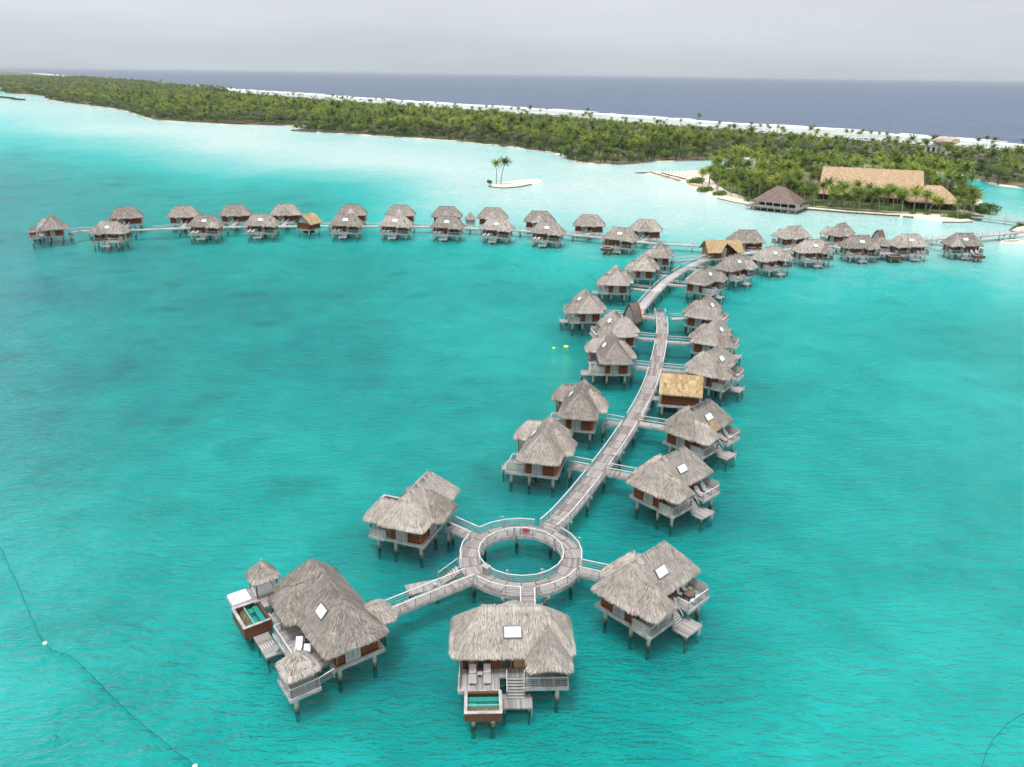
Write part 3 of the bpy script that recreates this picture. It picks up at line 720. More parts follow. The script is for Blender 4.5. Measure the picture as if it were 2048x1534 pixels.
def make_bungalow(m=1, pool=False, suite=False, seed=1, small=False, low=False):
    """origin under the middle of the main roof; -y is the open lagoon side, +y the entry, porch at +x (mirrored when m is -1)"""
    rng = random.Random(seed)
    root = empty('overwater_bungalow')
    if suite: hx, hy, rA, rB, zr, ze = 7.0, 3.4, -3.9, 4.2, 8.3, 4.6
    else: hx, hy, rA, rB, zr, ze = 5.9, 3.15, -2.9, 2.9, 8.05, 4.6
    DZ = 2.3
    # --- roofs
    main_o = rrect(0, 0, hx, hy, ze, 0.8); mA, mB_ = (rA, 0, zr), (rB, 0, zr)
    if suite: pc, ph, pf, pz = -2.5, 2.75, -4.6, 6.9
    else: pc, ph, pf, pz = 3.3, 2.15, -5.2, 6.75
    if suite: ec, eh, ef, ez = 3.3, 2.0, 5.2, 5.7
    else: ec, eh, ef, ez = 0.3, 2.6, 4.35, 7.2
    porch_o = rrect(pc, (pf + 1.0) / 2, ph, (1.0 - pf) / 2, ze - .1, 0.7, ('-y', 0.38)); pA, pB = (pc, 0.2, pz), (pc, pf + 1.75, pz)
    entry_o = rrect(ec, (ef - 1.0) / 2, eh, (ef + 1.0) / 2, ze - .1, 0.7, ('+y', 0.25)); eA, eB = (ec, -0.2, ez), (ec, ef - (1.3 if suite else 2.3), ez)
    def h_main(x, y):
        t = min((hy - abs(y)) / hy, (hx - abs(x)) / (hx - (rB if x > 0 else -rA))); return ze + (zr - ze) * min(1, t) if t > 0 else -9
    def h_sub(x, y, c, h, z, tip, apex):
        ty = (y - tip) / (apex - tip); t = min((h - abs(x - c)) / h, ty)
        return ze - .1 + (z - ze + .1) * min(1, t) if t > 0 else -9
    hp = lambda x, y: h_sub(x, y, pc, ph, pz, pf, pB[1]) if y < .2 else -9
    he = lambda x, y: h_sub(x, y, ec, eh, ez, ef, eB[1]) if y > -.2 else -9
    b = MB(m); fm = solid_roof(b, main_o, mA, mB_); roof = b.build('roof', 'thatch_base', root)
    b = MB(m); fp = solid_roof(b, porch_o, pA, pB); porch = b.build('porch_roof', 'thatch_base', root)
    b = MB(m); fe = solid_roof(b, entry_o, eA, eB); entry = b.build('entry_roof', 'thatch_base', root)
    dens = 34 if low else 150
    kw = dict(length=(0.5, 1.0), width=(0.06, 0.13)) if low else {}
    b = MB(m); km = lambda p: p.z > hp(p.x, p.y) - .03 and p.z > he(p.x, p.y) - .03
    add_blades(b, fm, dens, rng, km, **kw); add_fringe(b, main_o, mA, mB_, rng, km, 0.12 if low else 0.055); add_ridge(b, mA, mB_, rng, 0.12, 0.5, 8 if low else 26)
    for (cx, cy) in ((hx, hy), (hx, -hy), (-hx, hy), (-hx, -hy)):
        end = Vector(mB_ if cx > 0 else mA); add_ridge(b, end, end.lerp(Vector((cx * .96, cy * .94, ze)), 0.98), rng, 0.07, 0.22, 5 if low else 14)
    b.build('thatch', 'thatch', roof, kind='stuff')
    b = MB(m); kp = lambda p: p.z > h_main(p.x, p.y) - .03 and p.y < 0
    add_blades(b, fp, dens, rng, kp, **kw); add_fringe(b, porch_o, pA, pB, rng, kp, 0.12 if low else 0.055); add_ridge(b, (pc, -.6, pz), pB, rng, 0.06, 0.35, 6 if low else 20)
    b.build('thatch', 'thatch', porch, kind='stuff')
    b = MB(m); ke = lambda p: p.z > h_main(p.x, p.y) - .03 and p.y > 0
    add_blades(b, fe, dens, rng, ke, **kw); add_fringe(b, entry_o, eA, eB, rng, ke, 0.12 if low else 0.055); add_ridge(b, (ec, .5, ez), eB, rng, 0.06, 0.35, 6 if low else 20)
    b.build('thatch', 'thatch', entry, kind='stuff')
    # skylight on the lagoon slope
    sl = (zr - ze) / hy
    def on_slope(x, y, up=0.0):
        z = zr + y * sl + 0.10 * math.sin(math.pi * min(1, max(0, 1 + y / hy))); nl = math.hypot(1, sl); return (x, y - up * sl / nl, z + up / nl)
    sx0, sx1 = ((-0.2, 1.4) if suite else (-0.78, 0.78)); 
    if suite: sx0, sx1 = 2.0, 3.4
    f = MB(m); q = [(sx0 - .1, -1.27), (sx1 + .1, -1.27), (sx1 + .1, -2.03), (sx0 - .1, -2.03)]
    lo = [on_slope(x, y, -.05) for x, y in q]; hi = [on_slope(x, y, .16) for x, y in q]
    f.hexa([lo[3], lo[2], lo[1], lo[0], hi[3], hi[2], hi[1], hi[0]]); sk = f.build('skylight', 'skyframe', roof)
    f = MB(m); q = [(sx0, -1.33), (sx1, -1.33), (sx1, -1.97), (sx0, -1.97)]
    lo = [on_slope(x, y, .165) for x, y in q]; hi = [on_slope(x, y, .19) for x, y in q]
    f.hexa([lo[3], lo[2], lo[1], lo[0], hi[3], hi[2], hi[1], hi[0]]); f.build('pane', 'skylight', sk)
    # --- floor platform and fascia
    wx, wy0, wy1 = hx - 1.3, -1.9, hy - .75
    px, py0, py1 = hx - .98, -2.35, hy - .42
    MB(m).box(-px, px, py0, py1, DZ - .28, DZ - .02).build('floor_platform', 'deck', root)
    for nm, (x0, x1, y0, y1) in dict(a=(-px - .12, px + .12, py1 + .003, py1 + .14), c=(-px - .14, -px - .003, py0 - .13, py1), d=(px + .003, px + .14, py0 - .13, py1)).items():
        MB(m).box(x0, x1, y0, y1, DZ - .34, DZ + .05).build('fascia_beam', 'fascia', root)
    # --- walls
    zt = ze + .35
    e = 0.12
    def end_wall(sx):
        x0, x1 = (sx * wx - e / 2, sx * wx + e / 2)
        w = MB(m).box(x0, x1, wy0, wy1, DZ, zt).build('end_wall', 'wall' if sx * m > 0 else 'wall', root)
        b = MB(m); sc = sx * (wx + .2); bamboo_panel(b, 'x', sc, -0.95, 0.6, DZ - .5, ze - .05, rng); b.build('bamboo_screen', 'bamboo', root)
        for yy in (wy0 + .1, wy1 - .1):
            MB(m).box(sx * wx + sx * .061 - .06 * (sx < 0), sx * wx + sx * .061 + .06 * (sx > 0), yy - .07, yy + .07, DZ, zt).build('corner_trim', 'trim', root)
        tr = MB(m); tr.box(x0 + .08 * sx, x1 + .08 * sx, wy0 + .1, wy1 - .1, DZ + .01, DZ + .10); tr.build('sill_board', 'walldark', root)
    end_wall(-1); end_wall(1)
    MB(m).box(-wx + .061, wx - .061, wy1 - e, wy1, DZ, zt).build('entry_wall', 'wall', root)
    b = MB(m); bamboo_panel(b, 'y', wy1 + .16, ec + .3, ec + 2.3, DZ - .2, ze - .05, rng); b.build('bamboo_screen', 'bamboo', root)
    MB(m).box(ec - 1.2, ec - .1, wy1 + .003, wy1 + .06, DZ + .02, DZ + 2.1).build('entry_door', 'walldark', root)
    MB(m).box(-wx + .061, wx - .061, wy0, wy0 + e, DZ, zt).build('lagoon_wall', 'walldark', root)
    # glazed openings on the lagoon side
    xs = [(-4.2, -3.5), (-3.35, -2.45), (-1.1, -.05), (.1, 1.15), (2.0, 3.1), (3.2, 4.2)] if not suite else [(-6, -5), (-3.5, -2.2), (-2, -.7), (.8, 2.0), (2.2, 3.4), (4.2, 5.4)]
    for k, (x0, x1) in enumerate(xs):
        fr = MB(m); y = wy0 - .004
        fr.box(x0, x1, y - .06, y, DZ + .05, DZ + .16); fr.box(x0, x1, y - .06, y, DZ + 2.05, DZ + 2.15); fr.box(x0, x0 + .09, y - .06, y, DZ + .163, DZ + 2.047); fr.box(x1 - .09, x1, y - .06, y, DZ + .163, DZ + 2.047)
        w = fr.build('glass_door' if k in (2, 3) else 'window', 'trim', root)
        MB(m).box(x0 + .092, x1 - .092, y - .03, y, DZ + .165, DZ + 2.045).build('pane', 'glass' if k % 3 else 'blind', w)
    MB(m).box(-2.3, -1.25, wy0 - .05, wy0 - .004, DZ + .02, DZ + 2.15).build('cabinet_panel', 'wall', root)
    # --- lagoon deck: lounger deck, middle landing, porch deck
    if suite: lx0, lx1, ly = -2.2, 5.0, -5.1
    else: lx0, lx1, ly = -5.0, -1.25, -4.65
    if suite: qx0, qx1, qy = -5.6, -2.203, -4.3
    else: qx0, qx1, qy = 0.95, 5.05, -4.4
    MB(m).box(lx0, lx1, ly, py0 - .003, DZ - .22, DZ).build('lounger_deck', 'deck', root)
    MB(m).box(qx0, qx1, qy, py0 - .003, DZ - .22, DZ - .004).build('porch_deck', 'deck', root)
    if not suite: MB(m).box(lx1 + .003, qx0 - .003, -3.0, py0 - .003, DZ - .22, DZ - .008).build('stair_landing', 'deck', root)
    for (x0, x1, y0, y1) in ((lx0 - .1, lx1 + .1, ly - .12, ly - .003), (lx0 - .12, lx0 - .003, ly, py0), (qx0 - .1, qx1 + .1, qy - .12, qy - .003), (qx1 + .003, qx1 + .12, qy, py0)):
        if suite and x1 < -2 and x0 > -3: continue
        MB(m).box(x0, x1, y0, y1, DZ - .36, DZ + .02).build('fascia_beam', 'fascia', root)
    # porch posts and rails
    for (x, y) in ((qx0 + .15, qy + .12), (qx1 - .15, qy + .12)):
        MB(m).box(x - .07, x + .07, y - .07, y + .07, DZ, ze + .1).build('porch_post', 'wood', root)
    if not suite:
        rail_run(root, [(qx0 + .1, qy + .05, DZ), (qx1 - .05, qy + .05, DZ)], m)
        b = MB(m); bamboo_panel(b, 'x', qx1 - .02, qy + .1, py0 + .2, DZ - .1, DZ + 1.15, rng); b.build('bamboo_parapet', 'bamboo', root)
        # privacy fence at the far end of the lounger deck
        b = MB(m)
        for k in range(7): b.box(lx0 + .02, lx0 + .08, ly + .1, py0 + .3, DZ + .06 + k * .2, DZ + .24 + k * .2, rng.random())
        b.build('privacy_fence', 'bamboo', root)
        if not pool: rail_run(root, [(lx0 + .05, ly + .06, DZ), (lx1 - .05, ly + .06, DZ), (lx1 - .05, -3.2, DZ)], m)
        # stairs down to the bathing platform
        sxc, zl = -0.15, 0.9
        if pool: bx0, bx1, by0, by1 = -1.05, 1.7, -5.5, -3.75
        else: bx0, bx1, by0, by1 = -2.1, 0.8, -6.1, -4.1
        sxc = 0.25 if pool else -0.1
        n = 7
        for k in range(n):
            z = DZ - .2 * (k + .5); y = -3.1 - (1.25 * (k + .5) / n)
            inst('step', MESH_STEP, root, (sxc * m, y, z))
        for s in (-.82, .82):
            MB(m).beam((sxc + s, -3.02, DZ - .12), (sxc + s, -4.4, zl + .02), .07, .22).build('stair_stringer', 'fascia', root)
            MB(m).beam((sxc + s, -3.05, DZ + .85), (sxc + s, -4.3, zl + .9), .07, .06).build('stair_handrail', 'rail', root)
            MB(m).box(sxc + s - .035, sxc + s + .035, -4.34, -4.27, zl, zl + .92).build('rail_post', 'post', root)
        MB(m).box(bx0, bx1, by0, by1, zl - .16, zl).build('bathing_platform', 'deck', root)
        for (x, y) in ((bx0 + .25, by0 + .3), (bx1 - .25, by0 + .3)):
            inst('pile', MESH_PILE, root, (x * m, y, zl - .17), (0, 0, 0), (.55, .55, zl + 2.4))
        ld = MB(m); lx = bx1 - .03 if pool else bx0 + .5
        for s in (0, .45):
            ld.cyl((lx + (0.02 if pool else s), by0 + (s if pool else -.05), -0.6), (lx + (0.02 if pool else s), by0 + (s if pool else -.05), zl + .75), .03, .03, 6)
        for k in range(5):
            z = -.4 + k * .28
            ld.beam((lx + .02, by0, z), (lx + .02, by0 + .45, z), .05, .04) if pool else ld.beam((lx, by0 - .05, z), (lx + .45, by0 - .05, z), .05, .04)
        ld.build('ladder', 'rail', root)
    if pool and not suite: pool_box(root, m, -4.45, -1.12, -7.5, ly - .125)
    # --- piles
    P = [(-px + .8, -1.4), (0, -1.4), (px - .8, -1.4), (-px + .8, py1 - .7), (0, py1 - .7), (px - .8, py1 - .7), (lx0 + .8, ly + .6), ((qx1 - .9), qy + .7)]
    for (x, y) in P: inst('pile', MESH_PILE, root, (x * m, y, DZ - .29), (0, 0, 0), (1, 1, DZ + 2.4))
    if suite: suite_extras(root, m, rng, DZ, ze, low)
    return root

def gazebo(root, m, cx, cy, h, rng, z0, ze, za, low, daybed=False):
    o = rrect(cx, cy, h, h, ze, 0.5); A = (cx, cy, za); B = (cx, cy, za)
    b = MB(m); fs = solid_roof(b, o, A, B, 0.18, 2); r = b.build('gazebo_roof', 'thatch_base', root)
    b = MB(m); add_blades(b, fs, 20 if low else 75, rng); add_fringe(b, o, A, B, rng, None, 0.12 if low else 0.06); b.build('thatch', 'thatch', r, kind='stuff')
    for sx in (-1, 1):
        for sy in (-1, 1):
            x, y = cx + sx * (h - .45), cy + sy * (h - .45)
            MB(m).box(x - .07, x + .07, y - .07, y + .07, z0, ze + .1).build('gazebo_post', 'wood', root)
def suite_extras(root, m, rng, DZ, ze, low):
    gazebo(root, m, 6.0, -5.6, 1.65, rng, DZ, 4.35, 6.1, low)
    gazebo(root, m, -9.7, -3.4, 1.55, rng, DZ, 4.35, 6.1, low)
    MB(m).box(4.4, 7.4, -7.0, -4.1, DZ - .24, DZ - .012).build('gazebo_deck', 'deck', root)
    for (x0, x1, y0, y1) in ((4.3, 7.5, -7.12, -7.003), (7.403, 7.52, -7.0, -4.1)): MB(m).box(x0, x1, y0, y1, DZ - .36, DZ + .02).build('fascia_beam', 'fascia', root)
    rail_run(root, [(4.5, -6.95, DZ), (7.35, -6.95, DZ), (7.35, -4.2, DZ), (7.0, -2.6, DZ)], m)
    rail_run(root, [(-2.1, -5.0, DZ), (4.4, -5.0, DZ)], m); rail_run(root, [(-2.15, -5.0, DZ), (-2.15, -3.9, DZ)], m)
    MB(m).box(-11.1, -8.2, -5.0, -2.0, DZ - .24, DZ - .01).build('gazebo_deck', 'deck', root)
    MB(m).box(-8.197, -6.9, -4.4, -2.0, DZ - .24, DZ - .016).build('side_deck', 'deck', root)
    MB(m).box(-10.9, -9.0, -4.5, -2.6, DZ + .02, DZ + .45).build('daybed', 'cushion', root)
    MB(m).box(-11.0, -8.9, -7.0, -5.05, DZ - .1, DZ + .15).build('sun_pad', 'cushion', root)
    MB(m).box(-11.1, -8.8, -7.1, -5.003, DZ - .34, DZ - .102).build('pad_base', 'fascia', root)
    pool_box(root, m, -8.6, -4.6, -7.3, -4.5, 2.28, 0.95)
    MB(m).box(-4.6, -.8, -6.5, -4.95, .74, .9).build('bathing_platform', 'deck', root)
    b = MB(m)
    for k in range(6): b.box(-2.9, -2.0, -6.4 + k * .25, -6.32 + k * .25, .92 + k * .0, .98)
    b.build('floor_ladder', 'rail', root)
    for (x, y) in ((-4.0, -6.2), (-1.2, -6.2)): inst('pile', MESH_PILE, root, (x * m, y, .73), (0, 0, 0), (.55, .55, 3.2))
    for (x, y) in ((6.6, -6.3), (-10.3, -2.6), (-10.3, -5.6)): inst('pile', MESH_PILE, root, (x * m, y, DZ - .25), (0, 0, 0), (1, 1, 4.7))
    for s in (-.6, .6):
        MB(m).beam((-1.6 + s, -3.9, DZ - .05), (-1.6 + s, -5.4, .95), .07, .2).build('stair_stringer', 'fascia', root)
    for k in range(7): inst('step', MESH_STEP, root, (-1.6 * m, -4.0 - .2 * k, DZ - .2 * (k + .5)), (0, 0, 0), (.75, 1, 1))

FAR_Y = 210
PROTO = {}
def bungalow(kind, x, y, ang, label, group):
    low = y > FAR_Y
    k = kind + (low,)
    if k not in PROTO:
        o = make_bungalow(m=kind[0], pool=kind[1], suite=kind[2], seed=len(PROTO) + 3, low=low); PROTO[k] = o
    else: o = copy_tree(PROTO[k])
    o.location = (x, y, 0); o.rotation_euler = (0, 0, R(ang))
    tag(o, label, 'bungalow', group)
    return o
RING_G, LEG_G, FAR_G, BACK_G, RIGHT_G = 'bungalows around the ring pier', 'bungalows along the long boardwalk', 'front row of the far line of bungalows', 'back row of the far line of bungalows', 'bungalows on the right-hand line'
S_P, S_M, P_P, P_M, SU = (1, False, False), (-1, False, False), (1, True, False), (-1, True, False), (1, False, True)
HUTS = [
 ('front', P_P, .3, 62.0, 2.5, 'grey thatched bungalow with square plunge pool, nearest the camera below the ring pier', RING_G),
 ('suite', SU, -18.2, 65.8, -54.1, 'large thatched villa left of the ring pier with two small gazebos and a pool', RING_G),
 ('dining', S_M, 14.8, 71.5, 44, 'grey thatched bungalow right of the ring pier with dining chairs on its deck', RING_G),
 ('upleft', P_P, -11.3, 86.3, -109.3, 'grey thatched bungalow up-left of the ring pier, pool half hidden behind its roof', RING_G),
 ('E1', S_M, 5.0, 103.9, -103.6, 'grey thatched bungalow left of the long boardwalk, first above the ring pier', LEG_G),
 ('E2', S_M, 11.4, 119.3, -101.1, 'grey thatched bungalow left of the boardwalk, second above the ring pier', LEG_G),
 ('L1', S_M, 19.5, 144.9, -90, 'grey thatched bungalow left of the boardwalk, just right of the yellow floats', LEG_G),
 ('L2', S_P, 22.3, 161.4, -82, 'grey thatched bungalow just below the arched boardwalk shelter', LEG_G),
 ('L3', S_P, 17.2, 178.6, -86, 'grey thatched bungalow standing farthest out left of the arched shelter', LEG_G),
 ('L4', S_P, 27.2, 204.5, -93.8, 'grey thatched bungalow on inner side of the curved walkway, nearest the arched shelter', LEG_G),
 ('L5', S_P, 37.0, 221.0, -99, 'grey thatched bungalow on inner side of the curved walkway, second from the arched shelter', LEG_G),
 ('L6', S_P, 44.4, 238.0, -97, 'grey thatched bungalow on inner side of the curved walkway, third from the arched shelter', LEG_G),
 ('R0', S_M, 21.6, 95.0, 43, 'grey thatched bungalow right of the long boardwalk, first above the ring pier', LEG_G),
 ('R0b', S_M, 29.0, 112.2, 45.5, 'grey thatched bungalow with straw patch under its skylight, below the straw shed', LEG_G),
 ('R1', S_M, 37.3, 138.9, 56, 'grey thatched bungalow right of the boardwalk, just above the straw shed', LEG_G),
 ('R2', S_M, 41.5, 156.8, 62, 'grey thatched bungalow right of the boardwalk, second above the straw shed', LEG_G),
 ('R3', S_M, 43.9, 175.3, 62, 'grey thatched bungalow right of the boardwalk, third above the straw shed at its upper end', LEG_G),
 ('R4', S_P, 50.5, 205.8, 54, 'grey thatched bungalow on outer side of the curved walkway, lowest of the right-hand line', RIGHT_G),
 ('R5', S_P, 62.5, 221.5, 42, 'grey thatched bungalow below the notched straw pavilion, second of the right-hand line', RIGHT_G),
 ('R6', S_P, 76.6, 234.0, 32, 'grey thatched bungalow third along the right-hand line, right of the straw pavilion', RIGHT_G),
 ('R7', S_P, 93.3, 246.0, 14, 'grey thatched bungalow fourth along the right-hand line', RIGHT_G),
 ('R8', S_P, 111.1, 253.6, 4, 'grey thatched bungalow fifth along the right-hand line, left of the small pool suite', RIGHT_G),
 ('R9', S_M, 128.7, 257.3, 0, 'grey thatched bungalow with side annex and pool, second from right in the right-hand line', RIGHT_G),
 ('R10', P_M, 147.7, 259.9, -2.3, 'grey thatched bungalow standing alone at the right end, with brown pool box', RIGHT_G),
 ('F1', S_M, -133.5, 261.2, -3, 'grey thatched bungalow second from left end of the far line, porch on its left', FAR_G),
 ('F0', SU, -157.2, 269.4, -62, 'thatched villa with small gazebos at the far left end of the line', FAR_G),
 ('F2', S_P, -107.0, 275.3, 2, 'grey thatched bungalow, third from left in the front row of the far line', FAR_G),
 ('F3', S_P, -88.6, 278.9, 1, 'grey thatched bungalow left of the brown gabled hut, front row of the far line', FAR_G),
 ('F4', S_P, -59.4, 281.2, -1, 'grey thatched bungalow right of the brown gabled hut, front row of the far line', FAR_G),
 ('F5', S_P, -41.8, 281.0, -4, 'grey thatched bungalow second right of the brown gabled hut, front row of the far line', FAR_G),
 ('F6', S_P, -23.4, 279.7, -8, 'grey thatched bungalow left below the small kiosk, front row of the far line', FAR_G),
 ('F7', S_P, -5.8, 276.7, -13, 'grey thatched bungalow right below the small kiosk, front row of the far line', FAR_G),
 ('F8', S_P, 11.6, 271.1, -16, 'grey thatched bungalow with bright white loungers, second from right in the far front row', FAR_G),
 ('F9', P_P, 35.5, 262.0, -24, 'grey thatched bungalow with brown pool box at the right end of the far front row', FAR_G),
 ('B1', S_P, -141.6, 290.2, 200, 'grey thatched bungalow at the left end of the back row', BACK_G),
 ('B2', S_P, -122.0, 294.2, 192, 'grey thatched bungalow second from left in the back row', BACK_G),
 ('B3', S_P, -104.5, 298.6, 190, 'grey thatched bungalow third from left in the back row', BACK_G),
 ('B4', S_P, -86.3, 301.3, 188, 'grey thatched bungalow fourth from left in the back row, behind the brown gabled hut', BACK_G),
 ('B5', S_P, -61.5, 302.6, 185, 'grey thatched bungalow fifth from left in the back row', BACK_G),
 ('B6', S_P, -43.3, 303.1, 183, 'grey thatched bungalow sixth from left in the back row', BACK_G),
 ('B7', S_P, -25.5, 301.5, 182, 'grey thatched bungalow on the left of the small kiosk in the back row', BACK_G),
 ('B8', S_P, -8.1, 299.9, 180, 'grey thatched bungalow on the right of the small kiosk in the back row', BACK_G),
 ('B9', S_P, 9.4, 293.4, 176, 'grey thatched bungalow ninth from left in the back row', BACK_G),
 ('B10', S_P, 27.1, 286.8, 174, 'grey thatched bungalow tenth from left in the back row, standing clear of the front row', BACK_G),
 ('B11', S_P, 46.3, 278.3, 171, 'grey thatched bungalow left of the notched straw pavilion in the back row', BACK_G),
 ('B13', S_P, 76.7, 260.5, 179, 'grey thatched bungalow right behind the notched straw pavilion', BACK_G),
 ('B14', S_P, 95.0, 269.1, 203, 'grey thatched bungalow second behind the straw pavilion on the lagoon side', BACK_G),
 ('B15', S_P, 113.5, 275.8, 222, 'grey thatched bungalow at the right end of the back row', BACK_G),
]
HUT = {}
for key, kind, x, y, a, label, group in HUTS:
    HUT[key] = (bungalow(kind, x, y, a, label, group), kind, x, y, a)
def hut_pt(key, lx, ly):
    o, kind, x, y, a = HUT[key]; c, s = math.cos(R(a)), math.sin(R(a)); lx *= kind[0]
    return (x + lx * c - ly * s, y + lx * s + ly * c)

def straw_patch(key):
    o, kd, x, y, a = HUT[key]; rng = random.Random(31); b = MB(kd[0])
    def P(x, t): y = -2.05 - 1.15 * t; return Vector((x, y - .05, 8.05 + y * (3.45 / 3.15) + .10 * math.sin(math.pi * max(0, 1 + y / 3.15)) + .05))
    add_blades(b, [(P(-.75, 1), P(.75, 1), P(.75, 0), P(-.75, 0))], 260, rng)
    b.build('straw_patch', 'straw', o)['label'] = 'newer straw patch below the skylight'
straw_patch('R0b')

# ------------------------------------------------------------------ boardwalks
MESH_BOARD = MB().box(-.5, .5, -.5, .5, -.5, .5).mesh('board', 'walkboard')
DZW = 2.3
def clean(pts, step):
    return resample(pts, step)
def offset_line(pts, d):
    out = []
    for i, p in enumerate(pts):
        a = Vector(pts[max(0, i - 1)]); q = Vector(pts[min(len(pts) - 1, i + 1)]); t = (q - a).normalized()
        out.append(Vector((p[0] - t.y * d, p[1] + t.x * d)))
    return out
def smooth_line(pts, n=4):
    """Catmull-Rom through the points"""
    P = [Vector(p) for p in pts]; out = []
    for i in range(len(P) - 1):
        p0 = P[max(0, i - 1)]; p1 = P[i]; p2 = P[i + 1]; p3 = P[min(len(P) - 1, i + 2)]
        for k in range(n):
            t = k / n; out.append(0.5 * ((2 * p1) + (p2 - p0) * t + (2 * p0 - 5 * p1 + 4 * p2 - p3) * t * t + (3 * p1 - p0 - 3 * p2 + p3) * t ** 3))
    out.append(P[-1]); return [tuple(p) for p in out]

def railing(root, line, gaps, z=DZW, h=1.0, wires=3, far=False):
    """posts one by one, a top rail and wires; open where a bridge joins"""
    tr, wi = MB(), MB(); w = 0.085 if not far else 0.09
    for i in range(len(line) - 1):
        a, c = Vector(line[i]), Vector(line[i + 1]); md = (a + c) / 2
        if any((md - Vector(g)).length < r for g, r in gaps): continue
        tr.beam((a.x, a.y, z + h), (c.x, c.y, z + h), w + .03, w)
        for k in range(wires): zz = z + h * (k + 1) / (wires + 1); wi.beam((a.x, a.y, zz), (c.x, c.y, zz), .03, .03)
    if tr.f:
        tr.build('top_rail', 'rail', root)
        if wires: wi.build('rail_wire', 'wire', root, kind='stuff')
    for i, p in enumerate(line):
        if any((Vector(p) - Vector(g)).length < r - .25 for g, r in gaps): continue
        inst('rail_post', MESH_POST, root, (p[0], p[1], z), (0, 0, 0), (1, 1, h))

def walkway(name, pts, width, label, group, gaps, boards=6, seg=2.4, pile_step=7.5, far=False, cross=False, z=DZW, rails=(True, True), cat='boardwalk', wires=3, pile=True):
    root = empty(name); tag(root, label, cat, group)
    line = clean(pts, seg); hw = width / 2
    beams = MB()
    Lo, Ro = offset_line(line, hw), offset_line(line, -hw)
    deck = MB()
    for i in range(len(line) - 1):
        a, c = Vector(line[i]), Vector(line[i + 1]); d = c - a; L = d.length; ang = math.atan2(d.y, d.x); n = Vector((-d.y, d.x)).normalized(); mid = (a + c) / 2
        if boards and not cross:
            for k in range(boards):
                o = (k + .5) / boards * width - hw; p = mid + n * o
                inst('board', MESH_BOARD, root, (p.x, p.y, z - .03 + random.uniform(-.006, .006)), (0, 0, ang), (L - .10, width / boards - .04, .06))
        elif cross:
            m = max(1, int(L / .3))
            for k in range(m):
                p = a.lerp(c, (k + .5) / m)
                inst('board', MESH_BOARD, root, (p.x, p.y, z - .03), (0, 0, ang + math.pi / 2), (width, L / m - .03, .06))
        else:
            deck.hexa([(Ro[i].x, Ro[i].y, z - .07), (Ro[i + 1].x, Ro[i + 1].y, z - .07), (Lo[i + 1].x, Lo[i + 1].y, z - .07), (Lo[i].x, Lo[i].y, z - .07),
                       (Ro[i].x, Ro[i].y, z), (Ro[i + 1].x, Ro[i + 1].y, z), (Lo[i + 1].x, Lo[i + 1].y, z), (Lo[i].x, Lo[i].y, z)], random.random())
        for S, sg in ((Lo, 1), (Ro, -1)):
            beams.beam((S[i].x, S[i].y, z - .22), (S[i + 1].x, S[i + 1].y, z - .22), .12, .36)
    if deck.f: deck.build('deck_boards', 'walkdeck', root)
    beams.build('edge_beam', 'fascia', root)
    for S, on in ((Lo, rails[0]), (Ro, rails[1])):
        if on: railing(root, resample([tuple(p) for p in S], 1.7 if not far else 2.6), gaps, z, wires=0 if far else wires, far=far)
    if pile:
        acc = pile_step * .4
        for i in range(len(line) - 1):
            a, c = Vector(line[i]), Vector(line[i + 1]); acc += (c - a).length
            if acc > pile_step:
                acc = 0; n = Vector((-(c - a).y, (c - a).x)).normalized(); ang = math.atan2((c - a).y, (c - a).x)
                inst('cross_head', MESH_BOARD_CAP, root, (a.x, a.y, z - .52), (0, 0, ang + math.pi / 2), (width + .5, .35, .3))
                for s in (-1, 1):
                    p = a + n * (hw - .35) * s; inst('pile', MESH_PILE, root, (p.x, p.y, z - .66), (0, 0, 0), (.9, .9, z + 1.6))
    return root
M['walkdeck'] = mat_tint('far_walkway_boards', [(0.1, (0.26, 0.235, 0.225)), (0.5, (0.43, 0.405, 0.39)), (0.95, (0.60, 0.58, 0.565))], 0.85, 2.0, (1, 1, 1), 0.45, 0.5, 0.0)
MESH_BOARD_CAP = MB().box(-.5, .5, -.5, .5, -.5, .5).mesh('cross_head', 'pilecap')

RC, RO, RI = Vector((1.32, 78.6)), 7.2, 4.88
MAIN = smooth_line([(4.75, 84.9), (6.6, 88.0), (9.7, 94.3), (13.7, 103.2), (17.9, 113.2), (22.2, 124.6), (25.8, 136.0), (29.5, 150.6), (32.7, 165.2), (34.4, 175.9), (35.0, 182.2)], 4)
CURVE = smooth_line([(29.4, 180.2), (31.8, 187.6), (37.2, 201.7), (44.8, 218.6), (54.8, 235.5), (64.0, 246.6), (75.5, 252.4)], 4)
TRUNK_R = smooth_line([(75.5, 252.4), (88, 258.0), (109.8, 266.1), (128.5, 273.2), (149.6, 280.9), (168.9, 287.5), (191.0, 297.2), (210, 306)], 4)
TRUNK_L = smooth_line([(74.0, 252.6), (63.7, 262.1), (46.1, 266.8), (26.7, 277.0), (2.2, 285.7), (-16.1, 289.3), (-32.7, 291.1), (-70.7, 289.6), (-98.5, 286.3), (-115.2, 283.0), (-130, 278.6)], 4)
SPUR_F0 = [(-130, 278.6), (-140, 276.0), (-151.5, 274.6)]
ALL = [MAIN, CURVE, TRUNK_R, TRUNK_L, SPUR_F0]
def nearest(p, lines):
    best = None
    for ln in lines:
        for q in resample(ln, 0.5):
            d = math.hypot(q[0] - p[0], q[1] - p[1])
            if best is None or d < best[0]: best = (d, q)
    return best[1]
